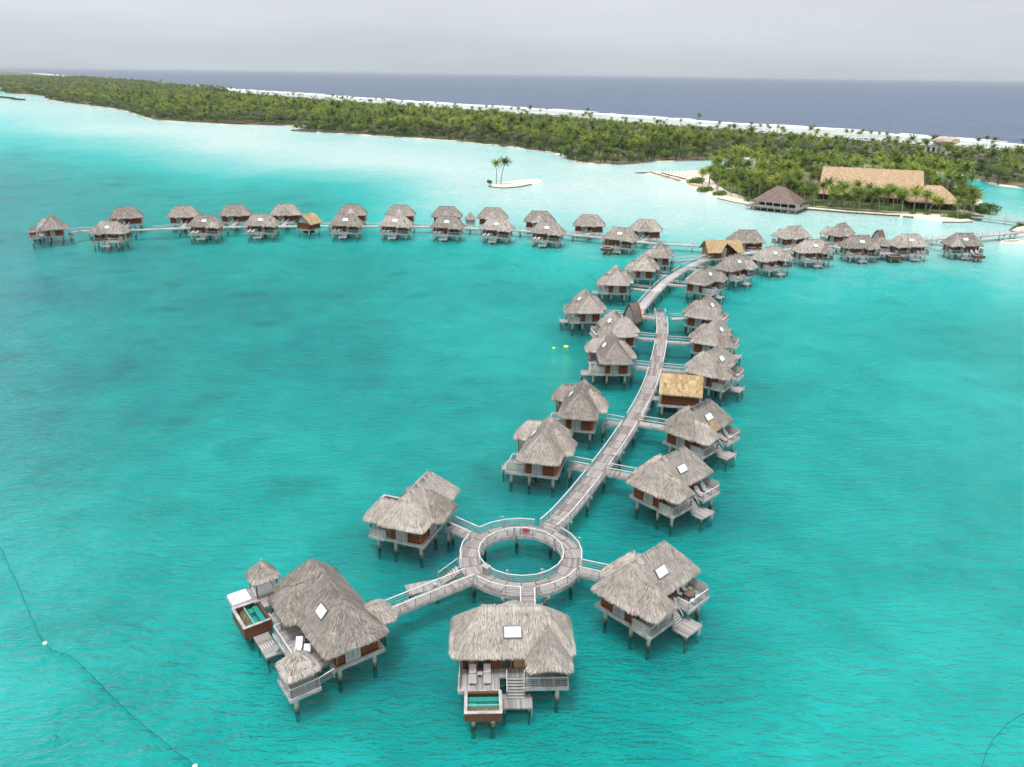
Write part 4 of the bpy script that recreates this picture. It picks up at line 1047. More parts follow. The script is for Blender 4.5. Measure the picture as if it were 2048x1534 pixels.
# access bridge of each bungalow: from its entry to the boardwalk it belongs to
LINK = []
for key, *_ in HUTS:
    k = HUT[key][1]
    lx = 1.3 if k[2] else (1.85 if key == 'front' else -.5)
    s = hut_pt(key, lx, 5.1 if k[2] else 3.9)
    if key in ('front', 'suite', 'dining', 'upleft'):
        d = (Vector(s) - RC).normalized()
        if key == 'front': e = (s[0], RC.y - math.sqrt(RO ** 2 - (s[0] - RC.x) ** 2) + .05)
        else: e = tuple(RC + d * (RO - .02))
    elif key == 'R3': e = (35.6, 177.0)
    elif key in ('F0',): e = (-151.5, 274.6)
    elif key[0] == 'E' or key in ('L1', 'L2', 'R0', 'R0b', 'R1', 'R2'): e = nearest(s, [MAIN])
    elif key == 'L3': e = (28.0, 178.6)
    elif key in ('L4', 'L5', 'R4', 'R5'): e = nearest(s, [CURVE])
    elif key == 'L6': e = nearest((62, 245), [CURVE])
    else: e = nearest(s, ALL[1:])
    LINK.append((key, s, e))
GAPS = [(e, 1.75) for _, _, e in LINK] + [((29.4, 180.2), 2.6), ((74.5, 252.5), 3.2), ((75.5, 252.4), 3.2), ((-130, 278.6), 2.6), ((34.6, 178.0), 2.2), (tuple(RC + (Vector((4.75, 84.9)) - RC).normalized() * RO), 2.3)]
walkway('boardwalk', MAIN, 2.4, 'long grey plank boardwalk curving up from the ring pier', 'boardwalks', GAPS[:-1] + [((4.75, 84.9), 0.6)], boards=6, seg=2.45)
walkway('boardwalk', CURVE, 2.4, 'curved grey boardwalk rising right from the arched shelter', 'boardwalks', GAPS, boards=0, seg=2.6, far=False, wires=2)
walkway('boardwalk', TRUNK_R, 2.4, 'far grey boardwalk running right between bungalows to the shore', 'boardwalks', GAPS, boards=0, seg=3.0, far=True)
walkway('boardwalk', TRUNK_L, 2.4, 'far straight boardwalk running left between the two rows of bungalows', 'boardwalks', GAPS, boards=0, seg=3.0, far=True)
walkway('boardwalk', SPUR_F0, 2.0, 'narrow boardwalk spur to the villa at the far left end', 'boardwalks', GAPS, boards=0, seg=3.0, far=True)
walkway('boardwalk', [(29.6, 179.5), (33.6, 177.3)], 2.4, 'short pinkish plank link between the arched shelter and the boardwalk end', 'boardwalks', GAPS, boards=6, seg=2.4)
HUTNAME = {k: l for k, _, _, _, _, l, _ in HUTS}
def short(key):
    t = HUTNAME[key]
    for w in ('grey thatched ', 'large thatched ', 'thatched '):
        if t.startswith(w): t = t[len(w):]; break
    return t
def fit(text, n=16):
    w = text.split()
    return ' '.join(w[:n]).rstrip(',')
for key, s, e in LINK:
    v = Vector(e) - Vector(s); L = v.length
    if L < 1.2: continue
    d = v.normalized(); near = HUT[key][3] < 110
    e2 = Vector(e) - d * (1.2 if key not in ('front', 'suite', 'dining', 'upleft', 'F0') else 0.02)
    if (e2 - Vector(s)).length < 0.8: continue
    walkway('access_bridge', [s, tuple(e2)], 1.5, fit('footbridge to the ' + short(key)), 'footbridges to the bungalows', [], boards=6 if near else 0, seg=max(1.0, (e2 - Vector(s)).length) if not near else 30,
            far=HUT[key][3] > 150, cross=near, pile_step=5.0, cat='footbridge', wires=2)

def ring_pier():
    root = empty('ring_pier', (RC.x, RC.y, 0)); tag(root, 'round ring pier of grey planks joining four bungalows and the boardwalk', 'pier')
    NS, NB = 20, 7; da = 2 * math.pi / NS
    meshes = []
    for k in range(NB):
        r0 = RI + (RO - RI) * k / NB + .015; r1 = RI + (RO - RI) * (k + 1) / NB - .015; b = MB(); g = .009
        pts = lambda r, a, z: (r * math.cos(a), r * math.sin(a), z)
        for j in range(2):
            a0, a1 = g + (da - 2 * g) * j / 2, g + (da - 2 * g) * (j + 1) / 2
            b.hexa([pts(r0, a0, -.06), pts(r1, a0, -.06), pts(r1, a1, -.06), pts(r0, a1, -.06), pts(r0, a0, 0), pts(r1, a0, 0), pts(r1, a1, 0), pts(r0, a1, 0)])
        meshes.append(b.mesh('board', 'walkboard'))
    for i in range(NS):
        for k in range(NB): inst('board', meshes[k], root, (0, 0, DZW + random.uniform(-.008, .008)), (0, 0, i * da))
    for r in (RO, RI):
        b = MB(); n = 40
        for i in range(n):
            a0, a1 = 2 * math.pi * i / n, 2 * math.pi * (i + 1) / n
            b.beam((r * math.cos(a0), r * math.sin(a0), DZW - .28), (r * math.cos(a1), r * math.sin(a1), DZW - .28), .14, .44)
        b.build('edge_beam', 'fascia', root)
    gl = [(tuple(Vector(e) - RC), 1.05) for k, s, e in LINK if k in ('front', 'suite', 'dining', 'upleft')] + [((3.4, 6.3), 1.6), ((-6.9, -2.3), .85)]
    for r, gaps in ((RO - .1, gl), (RI + .1, [])):
        n = 24 if r > 6 else 20
        line = [(r * math.cos(2 * math.pi * i / n + .02), r * math.sin(2 * math.pi * i / n + .02)) for i in range(n + 1)]
        fine = []
        for a, c in zip(line[:-1], line[1:]): fine.append(a)
        fine.append(line[-1]); railing(root, fine, gaps)
    for i in range(9):
        a = 2 * math.pi * (i + .35) / 9; r = (RO + RI) / 2 + .35
        inst('cross_head', MESH_BOARD_CAP, root, (r * math.cos(a), r * math.sin(a), DZW - .64), (0, 0, a), (2.0, .38, .3))
        inst('pile', MESH_PILE, root, (r * math.cos(a), r * math.sin(a), DZW - .79), (0, 0, 0), (1, 1, 4.2))
    for a, r in ((100, RI), (165, RI), (30, RI), (250, RI), (300, RI), (20, RO), (108, RO), (283, RO)):
        x, y = (r + (.24 if r > 6 else -.24)) * math.cos(R(a)), (r + (.24 if r > 6 else -.24)) * math.sin(R(a))
        MB().cyl((0, 0, -.5), (0, 0, 1.25), .13, .13, 8).build('bollard', 'fascia', root, (x, y, DZW))
ring_pier()

def life_sign(loc, rz, label):
    o = empty('round_sign', loc, rz); tag(o, label, 'sign', 'round red signs on railings')
    b = MB(); n = 20
    A = [(.52 * math.cos(2 * math.pi * k / n), -.03, .42 * math.sin(2 * math.pi * k / n)) for k in range(n)]; B = [(x, .03, z) for x, y, z in A]
    b.poly(A); b.poly(B[::-1])
    for k in range(n): j = (k + 1) % n; b.poly([A[k], B[k], B[j], A[j]])
    b.build('disc', 'red', o)
    c = MB(); n = 14
    for k in range(n):
        a0, a1 = 2 * math.pi * k / n, 2 * math.pi * (k + 1) / n
        c.beam((.2 * math.cos(a0), -.04, .16 * math.sin(a0) + .05), (.2 * math.cos(a1), -.04, .16 * math.sin(a1) + .05), .02, .05)
    c.box(-.13, -.09, -.05, -.032, -.02, .12); c.box(.09, .13, -.05, -.032, -.02, .12); c.box(-.085, .085, -.05, -.032, .03, .07)
    c.build('emblem', 'maroon', o)
    MB().box(-.025, .025, .032, .08, -.75, .3).build('bracket', 'post', o)
life_sign((1.95, RC.y + RI + .02, DZW + .62), 0, 'round red sign on the inner railing of the ring pier')
life_sign((34.9, 181.4, DZW + .75), 0, 'round red sign on the rail at the upper end of the boardwalk')

def utility_box(loc, rz, label):
    o = empty('utility_cabinet', loc, rz); tag(o, label, 'cabinet', 'grey utility cabinets')
    MB().box(-.38, .38, -.24, .24, 0, 1.05).build('body', 'fascia', o)
    MB().hexa([(-.46, -.34, 1.053), (.46, -.34, 1.053), (.46, .34, 1.053), (-.46, .34, 1.053), (-.46, -.34, 1.10), (.46, -.34, 1.10), (.46, .34, 1.2), (-.46, .34, 1.2)]).build('lid', 'fascia', o)
    MB().box(-.3, .3, -.262, -.243, .12, .95).build('door', 'deck', o)
utility_box((RC.x - 3.95, RC.y - 3.4, DZW), R(-40), 'grey wooden cabinet on the inner edge of the ring pier')
utility_box((15.2, 103.9, DZW), R(64), 'pale cabinet beside the railing partway up the long boardwalk')

def stair_dock():
    o = empty('boat_landing', (RC.x - 7.05, RC.y - 2.45, 0), R(200)); tag(o, 'stepped boat landing with brown stairs on the left of the ring pier', 'landing')
    n = 7
    for k in range(n): inst('step', MESH_STEP, o, (.25 + .3 * k, 0, DZW - .2 * (k + .5)), (0, 0, math.pi / 2), (.9, 1, 1))
    for s in (-.75, .75):
        MB().beam((0, s, DZW - .1), (2.3, s, .95), .1, .28).build('stair_stringer', 'wood', o)
        MB().beam((0, s, DZW + .95), (2.3, s, 1.85), .08, .07).build('stair_handrail', 'rail', o)
        for k in (0, .5, 1): MB().box(2.3 * k - .03, 2.3 * k + .03, s - .03, s + .03, DZW - 1.35 * k - .05, DZW + .95 - .9 * k - .0).build('rail_post', 'post', o)
    MB().box(2.3, 6.2, -.95, .95, .75, .9).build('landing_deck', 'deck', o)
    for (x, y) in ((2.8, -.6), (2.8, .6), (5.7, -.6), (5.7, .6)): inst('pile', MESH_PILE, o, (x, y, .74), (0, 0, 0), (.7, .7, 3.2))
    MB().box(2.9, 3.3, .5, .9, .9, 1.5).build('mooring_box', 'fascia', o)
stair_dock()

# ------------------------------------------------------------------ straw sheds, shelter, kiosk
def thatch_gable(root, L, W, ze, zr, rng, mat, over=0.0, notch=None, dens=45, base='thatch_base', curve=0.15, nseg=12, rows=4):
    """gable roof, ridge along x, half span W, length L; notch = (x, halfwidth) opens the front eave"""
    for sg, nm in ((-1, 'roof_slope'), (1, 'roof_slope')):
        def P(x, s):
            z = zr + (ze - zr) * s + curve * math.sin(math.pi * s)
            return Vector((x, sg * W * s, z))
        faces = []
        for i in range(nseg):
            x0, x1 = -L / 2 + L * i / nseg, -L / 2 + L * (i + 1) / nseg
            for k in range(rows): faces.append((P(x0, (k + 1) / rows), P(x1, (k + 1) / rows), P(x1, k / rows), P(x0, k / rows)))
        keep = None
        if notch and sg < 0:
            nx, nh, top = notch
            keep = lambda p: not (abs(p.x - nx) < nh * max(0, (abs(p.y) / W - top) / (1 - top)) and abs(p.y) / W > top)
        b = MB()
        for f in faces:
            c = sum(f, Vector()) / 4
            if keep and not keep(c): continue
            d = Vector((0, 0, -.2)); b.poly(f if sg < 0 else f[::-1], rng.random()); g = [q + d for q in f]; b.poly(g[::-1] if sg < 0 else g)
        r = b.build(nm, mat, root)
        t = MB(); add_blades(t, faces, dens, rng, keep)
        o = [P(-L / 2 + L * i / 30, 1.0) for i in range(31)]
        for i in range(30):
            for _ in range(int(L / 30 / .06)):
                e = o[i].lerp(o[i + 1], rng.random())
                if keep and not keep(e): continue
                w = rng.uniform(.05, .1); u = rng.uniform(.02, .2)
                a = P(e.x, .9) + Vector((0, 0, .04)); c = Vector((e.x, e.y + sg * u, e.z - rng.uniform(.0, .12))); g = c + Vector((0, 0, -rng.uniform(.12, .26)))
                tn = min(1, max(0, rng.gauss(.6, .2)))
                t.poly([a - Vector((w / 2, 0, 0)), c - Vector((w / 2, 0, 0)), c + Vector((w / 2, 0, 0)), a + Vector((w / 2, 0, 0))], tn); t.poly([c - Vector((w / 2, 0, 0)), g - Vector((w / 2, 0, 0)), g + Vector((w / 2, 0, 0)), c + Vector((w / 2, 0, 0))], tn * .9)
        t.build('thatch', mat, r, kind='stuff')
    t = MB(); add_ridge(t, (-L / 2, 0, zr), (L / 2, 0, zr), rng, .12, .4, 16); t.build('ridge_cap', mat, root, kind='stuff')

def straw_shed():
    rng = random.Random(5)
    o = empty('service_shed', (29.3, 127.6, 0), R(-11)); tag(o, 'straw-roofed brown service shed beside the long boardwalk', 'shed')
    thatch_gable(o, 7.3, 3.3, 4.5, 7.0, rng, 'straw')
    for y in (-2.5, 2.5): MB().box(-3.1, 3.1, y - .06, y + .06, 2.3, 5.0).build('side_wall', 'wall', o)
    for x in (-3.1, 3.1):
        b = MB(); b.poly([(x, -2.43, 2.3), (x, 2.43, 2.3), (x, 2.43, 5.0), (x, 0, 6.75), (x, -2.43, 5.0)]); b.poly([(x + .08, -2.43, 2.3), (x + .08, -2.43, 5.0), (x + .08, 0, 6.75), (x + .08, 2.43, 5.0), (x + .08, 2.43, 2.3)]); b.build('gable_wall', 'walldark', o)
    MB().box(-3.6, 3.6, -2.95, 2.95, 2.0, 2.28).build('floor_platform', 'deck', o)
    for (x0, x1, y0, y1) in ((-3.7, 3.7, -3.08, -2.953), (3.603, 3.72, -2.95, 2.95)): MB().box(x0, x1, y0, y1, 1.95, 2.34).build('fascia_beam', 'fascia', o)
    MB().box(-2.6, -.4, -1.8, 1.8, .55, 2.0).build('service_tank', 'dark', o)
    for x in (-2.9, 0, 2.9):
        for y in (-2.3, 2.3): inst('pile', MESH_PILE, o, (x, y, 2.0), (0, 0, 0), (1, 1, 4.6))
    MB().box(-4.9, -3.603, -.9, .9, 2.1, 2.27).build('landing', 'deck', o)
straw_shed()
def straw_pavilion():
    rng = random.Random(6)
    o = empty('straw_pavilion', (65.3, 246.8, 0), R(6)); tag(o, 'straw-roofed brown pavilion with a notched gable entrance over the far boardwalk', 'pavilion')
    thatch_gable(o, 11.6, 4.3, 4.3, 7.3, rng, 'straw', notch=(1.1, 2.6, .28), dens=30, nseg=58, rows=20)
    for (x0, x1) in ((-5.0, -1.2), (3.4, 5.0)): MB().box(x0, x1, -3.5, -3.38, 2.3, 4.7).build('front_wall', 'wall', o)
    MB().box(-5.0, 5.0, 3.38, 3.5, 2.3, 4.7).build('back_wall', 'wall', o)
    for x in (-5.0, 4.9): b = MB(); b.poly([(x, -3.37, 2.3), (x, 3.37, 2.3), (x, 3.37, 4.7), (x, 0, 7.0), (x, -3.37, 4.7)]); b.poly([(x + .1, -3.37, 2.3), (x + .1, -3.37, 4.7), (x + .1, 0, 7.0), (x + .1, 3.37, 4.7), (x + .1, 3.37, 2.3)]); b.build('gable_wall', 'trim' if x < 0 else 'wall', o)
    b = MB(); bamboo_panel(b, 'y', -1.6, -1.1, 1.0, 2.3, 5.2, rng); b.build('bamboo_screen', 'bamboo', o)
    MB().box(1.0, 3.3, -1.5, -1.4, 2.3, 5.2).build('dark_opening', 'walldark', o)
    MB().box(-5.5, 5.5, -3.9, 3.9, 2.0, 2.28).build('floor_platform', 'deck', o)
    MB().box(-5.6, 5.6, -4.02, -3.903, 1.95, 2.34).build('fascia_beam', 'fascia', o)
    for s in (0.2, 2.4): MB().beam((s, -3.9, 2.9), (s, -6.0, 2.5), .08, .08).build('stair_handrail', 'rail', o)
    MB().hexa([(.2, -6.0, 2.0), (2.4, -6.0, 2.0), (2.4, -4.03, 2.05), (.2, -4.03, 2.05), (.2, -6.0, 2.2), (2.4, -6.0, 2.2), (2.4, -4.03, 2.27), (.2, -4.03, 2.27)]).build('entrance_ramp', 'deck', o)
    for x in (-4.6, -1.5, 1.5, 4.6):
        for y in (-3.2, 3.2): inst('pile', MESH_PILE, o, (x, y, 2.0), (0, 0, 0), (1, 1, 4.6))
straw_pavilion()
def gabled_hut():
    rng = random.Random(8)
    o = empty('gabled_hut', (-73.9, 285.0, 0), R(62)); tag(o, 'small brown gabled hut with straw roof in the far front row', 'hut')
    thatch_gable(o, 6.6, 3.7, 4.3, 7.4, rng, 'straw', dens=25)
    for y in (-2.7, 2.7): MB().box(-2.9, 2.9, y - .06, y + .06, 2.3, 4.9).build('side_wall', 'wall', o)
    for x in (-2.9, 2.84):
        MB().box(x, x + .08, -2.63, 2.63, 2.3, 4.6).build('end_wall', 'wall', o)
        b = MB(); n = 24
        for k in range(n):
            y = -2.4 + 4.8 * (k + .5) / n; b.box(x, x + .06, y - .08, y + .08, 4.6, 4.7 + (2.45 - abs(y)) * .9, rng.random())
        b.build('gable_screen', 'bamboo', o)
    MB().box(-3.2, 3.2, -3.0, 3.0, 2.02, 2.28).build('floor_platform', 'fascia', o)
    MB().box(-1.5, 1.2, -1.4, 1.4, .6, 2.02).build('service_tank', 'dark', o)
    for x in (-2.6, 2.6):
        for y in (-2.3, 2.3): inst('pile', MESH_PILE, o, (x, y, 2.0), (0, 0, 0), (1, 1, 4.6))
gabled_hut()
def arched_shelter(loc, rz, label, grp, w=2.1, h=3.9, ln=2.3):
    rng = random.Random(9); o = empty('arched_shelter', loc, rz); tag(o, label, 'shelter', grp)
    # walk from left foot over the crown to the right foot
    pr = []
    n = 12
    for k in range(n + 1):
        a = 2 * k / n - 1; z = h * (1 - abs(a) ** 1.5)
        pr.append((w * a * (1 + .18 * (1 - abs(a))), z))
    b = MB(); faces = []
    for k in range(n):
        (x0, z0), (x1, z1) = pr[k], pr[k + 1]
        f = [Vector((x0, -ln / 2, z0)), Vector((x0, ln / 2, z0)), Vector((x1, ln / 2, z1)), Vector((x1, -ln / 2, z1))]
        b.poly(f[::-1]); g = [Vector((p.x * .9, p.y, p.z * .93)) for p in f]; b.poly(g)
        faces.append((f[0], f[1], f[2], f[3]) if z1 > z0 else (f[3], f[2], f[1], f[0]))
    sh = b.build('shell', 'thatch_base', o); t = MB(); add_blades(t, faces, 50, rng); t.build('thatch', 'brownthatch', sh, kind='stuff')
    c = MB(); c.poly([(x * .93, -ln / 2 + .15, z * .95) for x, z in pr][::-1]); c.poly([(x * .93, -ln / 2 + .25, z * .95) for x, z in pr]); c.build('end_screen', 'post', o)
    for y in (-ln / 2, ln / 2):
        e = MB()
        for k in range(n): (x0, z0), (x1, z1) = pr[k], pr[k + 1]; e.beam((x0, y, z0 + .05), (x1, y, z1 + .05), .2, .28)
        e.build('arch_trim', 'trim' if y > 0 else 'wood', o)
arched_shelter((27.8, 176.6, 2.1), R(-60), 'arched grey shelter with orange edge at the boardwalk bend', 'arched shelters')
arched_shelter((127.0, 275.5, 2.1), R(-60), 'arched brown shelter behind the second bungalow from the right', 'arched shelters')
def kiosk(name, x, y, rz, h, za, label, group=None, deck=True, z0=2.3, walls=True):
    rng = random.Random(10); o = empty(name, (x, y, 0), rz); tag(o, label, 'kiosk', group)
    out = rrect(0, 0, h, h, z0 + 2.0, .7); A = (0, 0, za)
    b = MB(); fs = solid_roof(b, out, A, A, .2, 3); r = b.build('roof', 'thatch_base', o); t = MB(); add_blades(t, fs, 30, rng, None, (.6, 1.1), (.07, .14)); add_fringe(t, out, A, A, rng, None, .1); t.build('thatch', 'thatch', r, kind='stuff')
    MB().box(-h + .3, h - .3, -h + .3, h - .3, z0 - .3, z0).build('floor_platform', 'fascia', o)
    b = MB()
    for at in (-h + .4, h - .4): bamboo_panel(b, 'y', at, -h + .4, h - .4, z0, z0 + 1.1, rng, .2); bamboo_panel(b, 'x', at, -h + .4, h - .4, z0, z0 + 1.1, rng, .2)
    b.build('bamboo_parapet', 'bamboo', o)
    for sx in (-1, 1):
        for sy in (-1, 1):
            MB().box(sx * (h - .5) - .08, sx * (h - .5) + .08, sy * (h - .5) - .08, sy * (h - .5) + .08, z0, z0 + 2.1).build('post', 'wood', o); inst('pile', MESH_PILE, o, (sx * (h - .7), sy * (h - .7), z0 - .3), (0, 0, 0), (.9, .9, z0 + 2))
kiosk('kiosk', -16.4, 298.0, R(4), 2.1, 6.6, 'small round-topped thatched kiosk between two back row bungalows')
kiosk('annex_pavilion', 120.6, 259.0, R(0), 2.7, 6.9, 'small thatched annex left of the second bungalow from the right')
def annex_pool():
    o = empty('annex_pool_deck', (120.6, 256.0, 0)); tag(o, 'raised pool box and deck in front of the thatched annex', 'pool')
    MB().box(-3.2, 3.2, -3.0, .6, 2.05, 2.28).build('sun_deck', 'deck', o); pool_box(o, 1, -.5, 3.8, -6.2, -3.003)
    for x in (-2.6, 2.6): inst('pile', MESH_PILE, o, (x, -1.2, 2.04), (0, 0, 0), (1, 1, 4.6))
annex_pool()

# ------------------------------------------------------------------ deck furniture
def make_lounger(white):
    o = empty('sun_lounger'); fr = 'loungewood'
    if white: MB().box(-.33, .33, -.95, .25, .36, .46).build('mattress', 'cushion', o)
    else:
        for k in range(9): MB().box(-.31, .31, -.93 + k * .13, -.84 + k * .13, .335, .36).build('slat', fr, o)
    MB().box(-.35, .35, -.98, .95, .27, .33).build('frame', fr, o)
    b = MB(); b.hexa([(-.33, .26, .36), (.33, .26, .36), (.33, .95, .82), (-.33, .95, .82), (-.33, .21, .46), (.33, .21, .46), (.33, .90, .92), (-.33, .90, .92)])
    b.build('backrest', 'cushion' if white else fr, o)
    for x in (-.3, .3):
        for y in (-.85, .8): MB().box(x - .03, x + .03, y - .03, y + .03, 0, .27).build('leg', fr, o)
    return o
LG = {True: None, False: None}
def lounger(key, lx, ly, rot, white, label):
    if LG[white] is None: o = LG[white] = make_lounger(white)
    else: o = copy_tree(LG[white])
    p = hut_pt(key, lx, ly); o.location = (p[0], p[1], 2.302); o.rotation_euler = (0, 0, R(HUT[key][4] + rot * HUT[key][1][0]))
    tag(o, label, 'sun lounger', 'sun loungers on the bungalow decks')
def side_table(x, y, z, label):
    o = empty('side_table', (x, y, z)); tag(o, label, 'side table')
    MB().box(-.25, .25, -.25, .25, .38, .42).build('top', 'loungewood', o)
    for sx in (-.2, .2):
        for sy in (-.2, .2): MB().box(sx - .025, sx + .025, sy - .025, sy + .025, 0, .38).build('leg', 'loungewood', o)
for key, white, spots in (('front', False, ((-3.75, -3.15, 0), (-2.4, -3.15, 0))), ('suite', True, ((1.5, -3.9, 60), (3.0, -3.7, 60))), ('R0', False, ((-3.6, -3.3, 20), (-2.2, -3.3, 20))), ('R0b', False, ((-3.6, -3.3, 20), (-2.2, -3.3, 20))),
                          ('R1', False, ((-3.4, -3.3, 20),)), ('R3', True, ((-3.8, -3.4, 10), (-2.3, -3.4, 10))), ('L2', True, ((-3.8, -3.4, 15), (-2.4, -3.4, 15))), ('R4', False, ((-3.4, -3.4, 20),)), ('R5', True, ((-3.3, -3.4, 25),)), ('R6', False, ((-3.3, -3.4, 25),)), ('R7', True, ((-3.6, -3.4, 30),)),
                          ('R8', False, ((-3.4, -3.4, 30),)), ('R9', False, ((-3.6, -3.3, 8), (-2.2, -3.3, 8))), ('R10', True, ((-3.5, -3.2, 10), (-2.0, -3.2, 10))), ('F2', True, ((-3.9, -3.4, -14), (-2.5, -3.4, -14))), ('F3', True, ((-3.9, -3.4, -14), (-2.5, -3.4, -14))),
                          ('F4', False, ((-3.9, -3.4, -14), (-2.5, -3.4, -14))), ('F5', False, ((-3.9, -3.4, -14), (-2.5, -3.4, -14))), ('F6', False, ((-3.9, -3.4, -14), (-2.5, -3.4, -14))), ('F7', True, ((-3.9, -3.4, -14), (-2.5, -3.4, -14))), ('F8', True, ((-3.9, -3.4, -14), (-2.5, -3.4, -14)))):
    side = sorted(range(len(spots)), key=lambda i: hut_pt(key, spots[i][0], spots[i][1])[0])
    for i, (lx, ly, rot) in enumerate(spots):
        w = 'sun lounger' if len(spots) == 1 else ('left sun lounger' if side[0] == i else 'right sun lounger')
        lounger(key, lx, ly, rot, white, fit(('white ' if white else 'grey slatted ') + w + ' on deck of the ' + short(key)))
p = hut_pt('front', -3.07, -2.9); side_table(p[0], p[1], 2.302, 'small grey table between the two loungers on the nearest deck')
p = hut_pt('suite', 2.3, -4.4); side_table(p[0], p[1], 2.302, 'small table between the white loungers of the left villa')

def make_chair():
    o = empty('dining_chair')
    MB().box(-.25, .25, -.25, .25, .42, .48).build('seat', 'cushion', o)
    MB().hexa([(-.25, .22, .5), (.25, .22, .5), (.25, .27, .5), (-.25, .27, .5), (-.25, .30, .95), (.25, .30, .95), (.25, .35, .95), (-.25, .35, .95)]).build('backrest', 'loungewood', o)
    for x in (-.22, .22):
        for y in (-.22, .22): MB().box(x - .02, x + .02, y - .02, y + .02, 0, .42).build('leg', 'dark', o)
    return o
def dining():
    p = hut_pt('dining', -3.2, -3.4); base = R(44)
    o = empty('dining_table', (p[0], p[1], 2.302), base); tag(o, 'dark table on deck of the bungalow right of the ring pier', 'table')
    MB().box(-.6, .6, -.42, .42, .70, .75).build('top', 'wood', o)
    for x in (-.5, .5):
        for y in (-.34, .34): MB().box(x - .03, x + .03, y - .03, y + .03, 0, .70).build('leg', 'dark', o)
    ch = None
    for i, (dx, dy, r, lab) in enumerate(((-.5, .85, 0, 'pale dining chair nearest the wall at the dark deck table'), (.5, .85, 0, 'second pale dining chair on wall side of the dark deck table'), (-.5, -.85, 180, 'pale dining chair on railing side of the dark deck table'), (.5, -.85, 180, 'second pale dining chair on railing side of the dark deck table'))):
        c = make_chair() if ch is None else copy_tree(ch); ch = ch or c
        q = Vector(p) + Vector((dx * math.cos(base) - dy * math.sin(base), dx * math.sin(base) + dy * math.cos(base)))
        c.location = (q.x, q.y, 2.302); c.rotation_euler = (0, 0, base + R(r)); tag(c, lab, 'chair', 'dining chairs on the deck')
    for lx, ly, lab in ((-4.4, -2.7, 'round white stool near the wall on the dining deck'), (-1.6, -2.8, 'round white stool by the porch of the dining deck')):
        q = hut_pt('dining', lx, ly); s = empty('stool', (q[0], q[1], 2.302)); tag(s, lab, 'stool', 'white stools on the dining deck')
        MB().cyl((0, 0, .08), (0, 0, .42), .24, .27, 12).build('seat', 'cushion', s); MB().cyl((0, 0, 0), (0, 0, .08), .2, .2, 10).build('base', 'dark', s)
    q = hut_pt('suite', .9, -2.7); s = empty('lantern', (q[0], q[1], 2.302)); tag(s, 'black and silver lantern by the wall of the left villa deck', 'lantern')
    MB().box(-.22, .22, -.22, .22, 0, .6).build('body', 'dark', s); MB().cyl((0, 0, .6), (0, 0, .95), .26, .16, 10).build('cap', 'rail', s)
dining()

# ------------------------------------------------------------------ floats, ropes
def float_ring(x, y, r, label):
    o = empty('round_float', (x, y, 0)); tag(o, label, 'float', 'yellow floats on the lagoon')
    b = MB(); n, k = 18, 8
    for i in range(n):
        for j in range(k):
            q = []
            for (ii, jj) in ((i, j), (i + 1, j), (i + 1, j + 1), (i, j + 1)):
                a, c = 2 * math.pi * ii / n, 2 * math.pi * jj / k; rr = r + .2 * math.cos(c); q.append((rr * math.cos(a), rr * math.sin(a), .08 + .2 * math.sin(c)))
            b.poly(q)
    b.build('tube', 'yellow', o, smooth=True)
    c = MB(); c.poly([(r * math.cos(2 * math.pi * i / 16), r * math.sin(2 * math.pi * i / 16), .12) for i in range(16)]); c.build('net_floor', 'yellow', o)
float_ring(8.9, 161.2, .2, 'smaller left one of two round yellow floats left of the boardwalk bungalows')
float_ring(11.6, 162.3, .38, 'larger right one of two round yellow floats left of the boardwalk bungalows')
def rope(pts, label, buoys):
    P = smooth_line(pts, 8); b = MB(); rr = random.Random(4)
    Q = [(x + rr.uniform(-.05, .05), y + rr.uniform(-.05, .05), -.004 + rr.uniform(-.006, .006)) for x, y in resample(P, .8)]
    for a, c in zip(Q[:-1], Q[1:]): b.cyl(a, c, .022, .022, 5, .5, False)
    tag(b.build('mooring_rope', 'rope'), label, 'rope', 'ropes afloat on the lagoon')
    for (x, y), lab in buoys:
        o = empty('buoy', (x, y, 0)); tag(o, lab, 'buoy', 'white rope buoys'); s = MB()
        for i in range(8):
            for j in range(4):
                q = []
                for (ii, jj) in ((i, j), (i + 1, j), (i + 1, j + 1), (i, j + 1)):
                    a, c = 2 * math.pi * ii / 8, math.pi * (jj / 4 - .5); q.append((.24 * math.cos(c) * math.cos(a), .24 * math.cos(c) * math.sin(a), .08 + .2 * math.sin(c)))
                s.poly(q)
        s.build('ball', 'buoy', o, smooth=True); MB().cyl((0, 0, .26), (0, 0, .36), .04, .04, 6).build('eyelet', 'dark', o)
rope([(-72, 92), (-66, 86.6), (-62.9, 83.1), (-53.7, 72.5), (-47.5, 65.4), (-43.2, 63.1), (-35.2, 56.6), (-26.4, 50.3), (-22, 47)], 'thin dark rope floating at the lower left', (((-47.5, 65.4), 'small white buoy at the bend of the lower left rope'), ((-26.4, 50.3), 'small white buoy on the rope at the bottom edge')))
rope([(39.5, 49), (40.4, 50.8), (42.3, 53.2), (44.6, 55.3), (48.1, 57.6), (54, 60)], 'thin dark rope curving at the lower right corner', ())

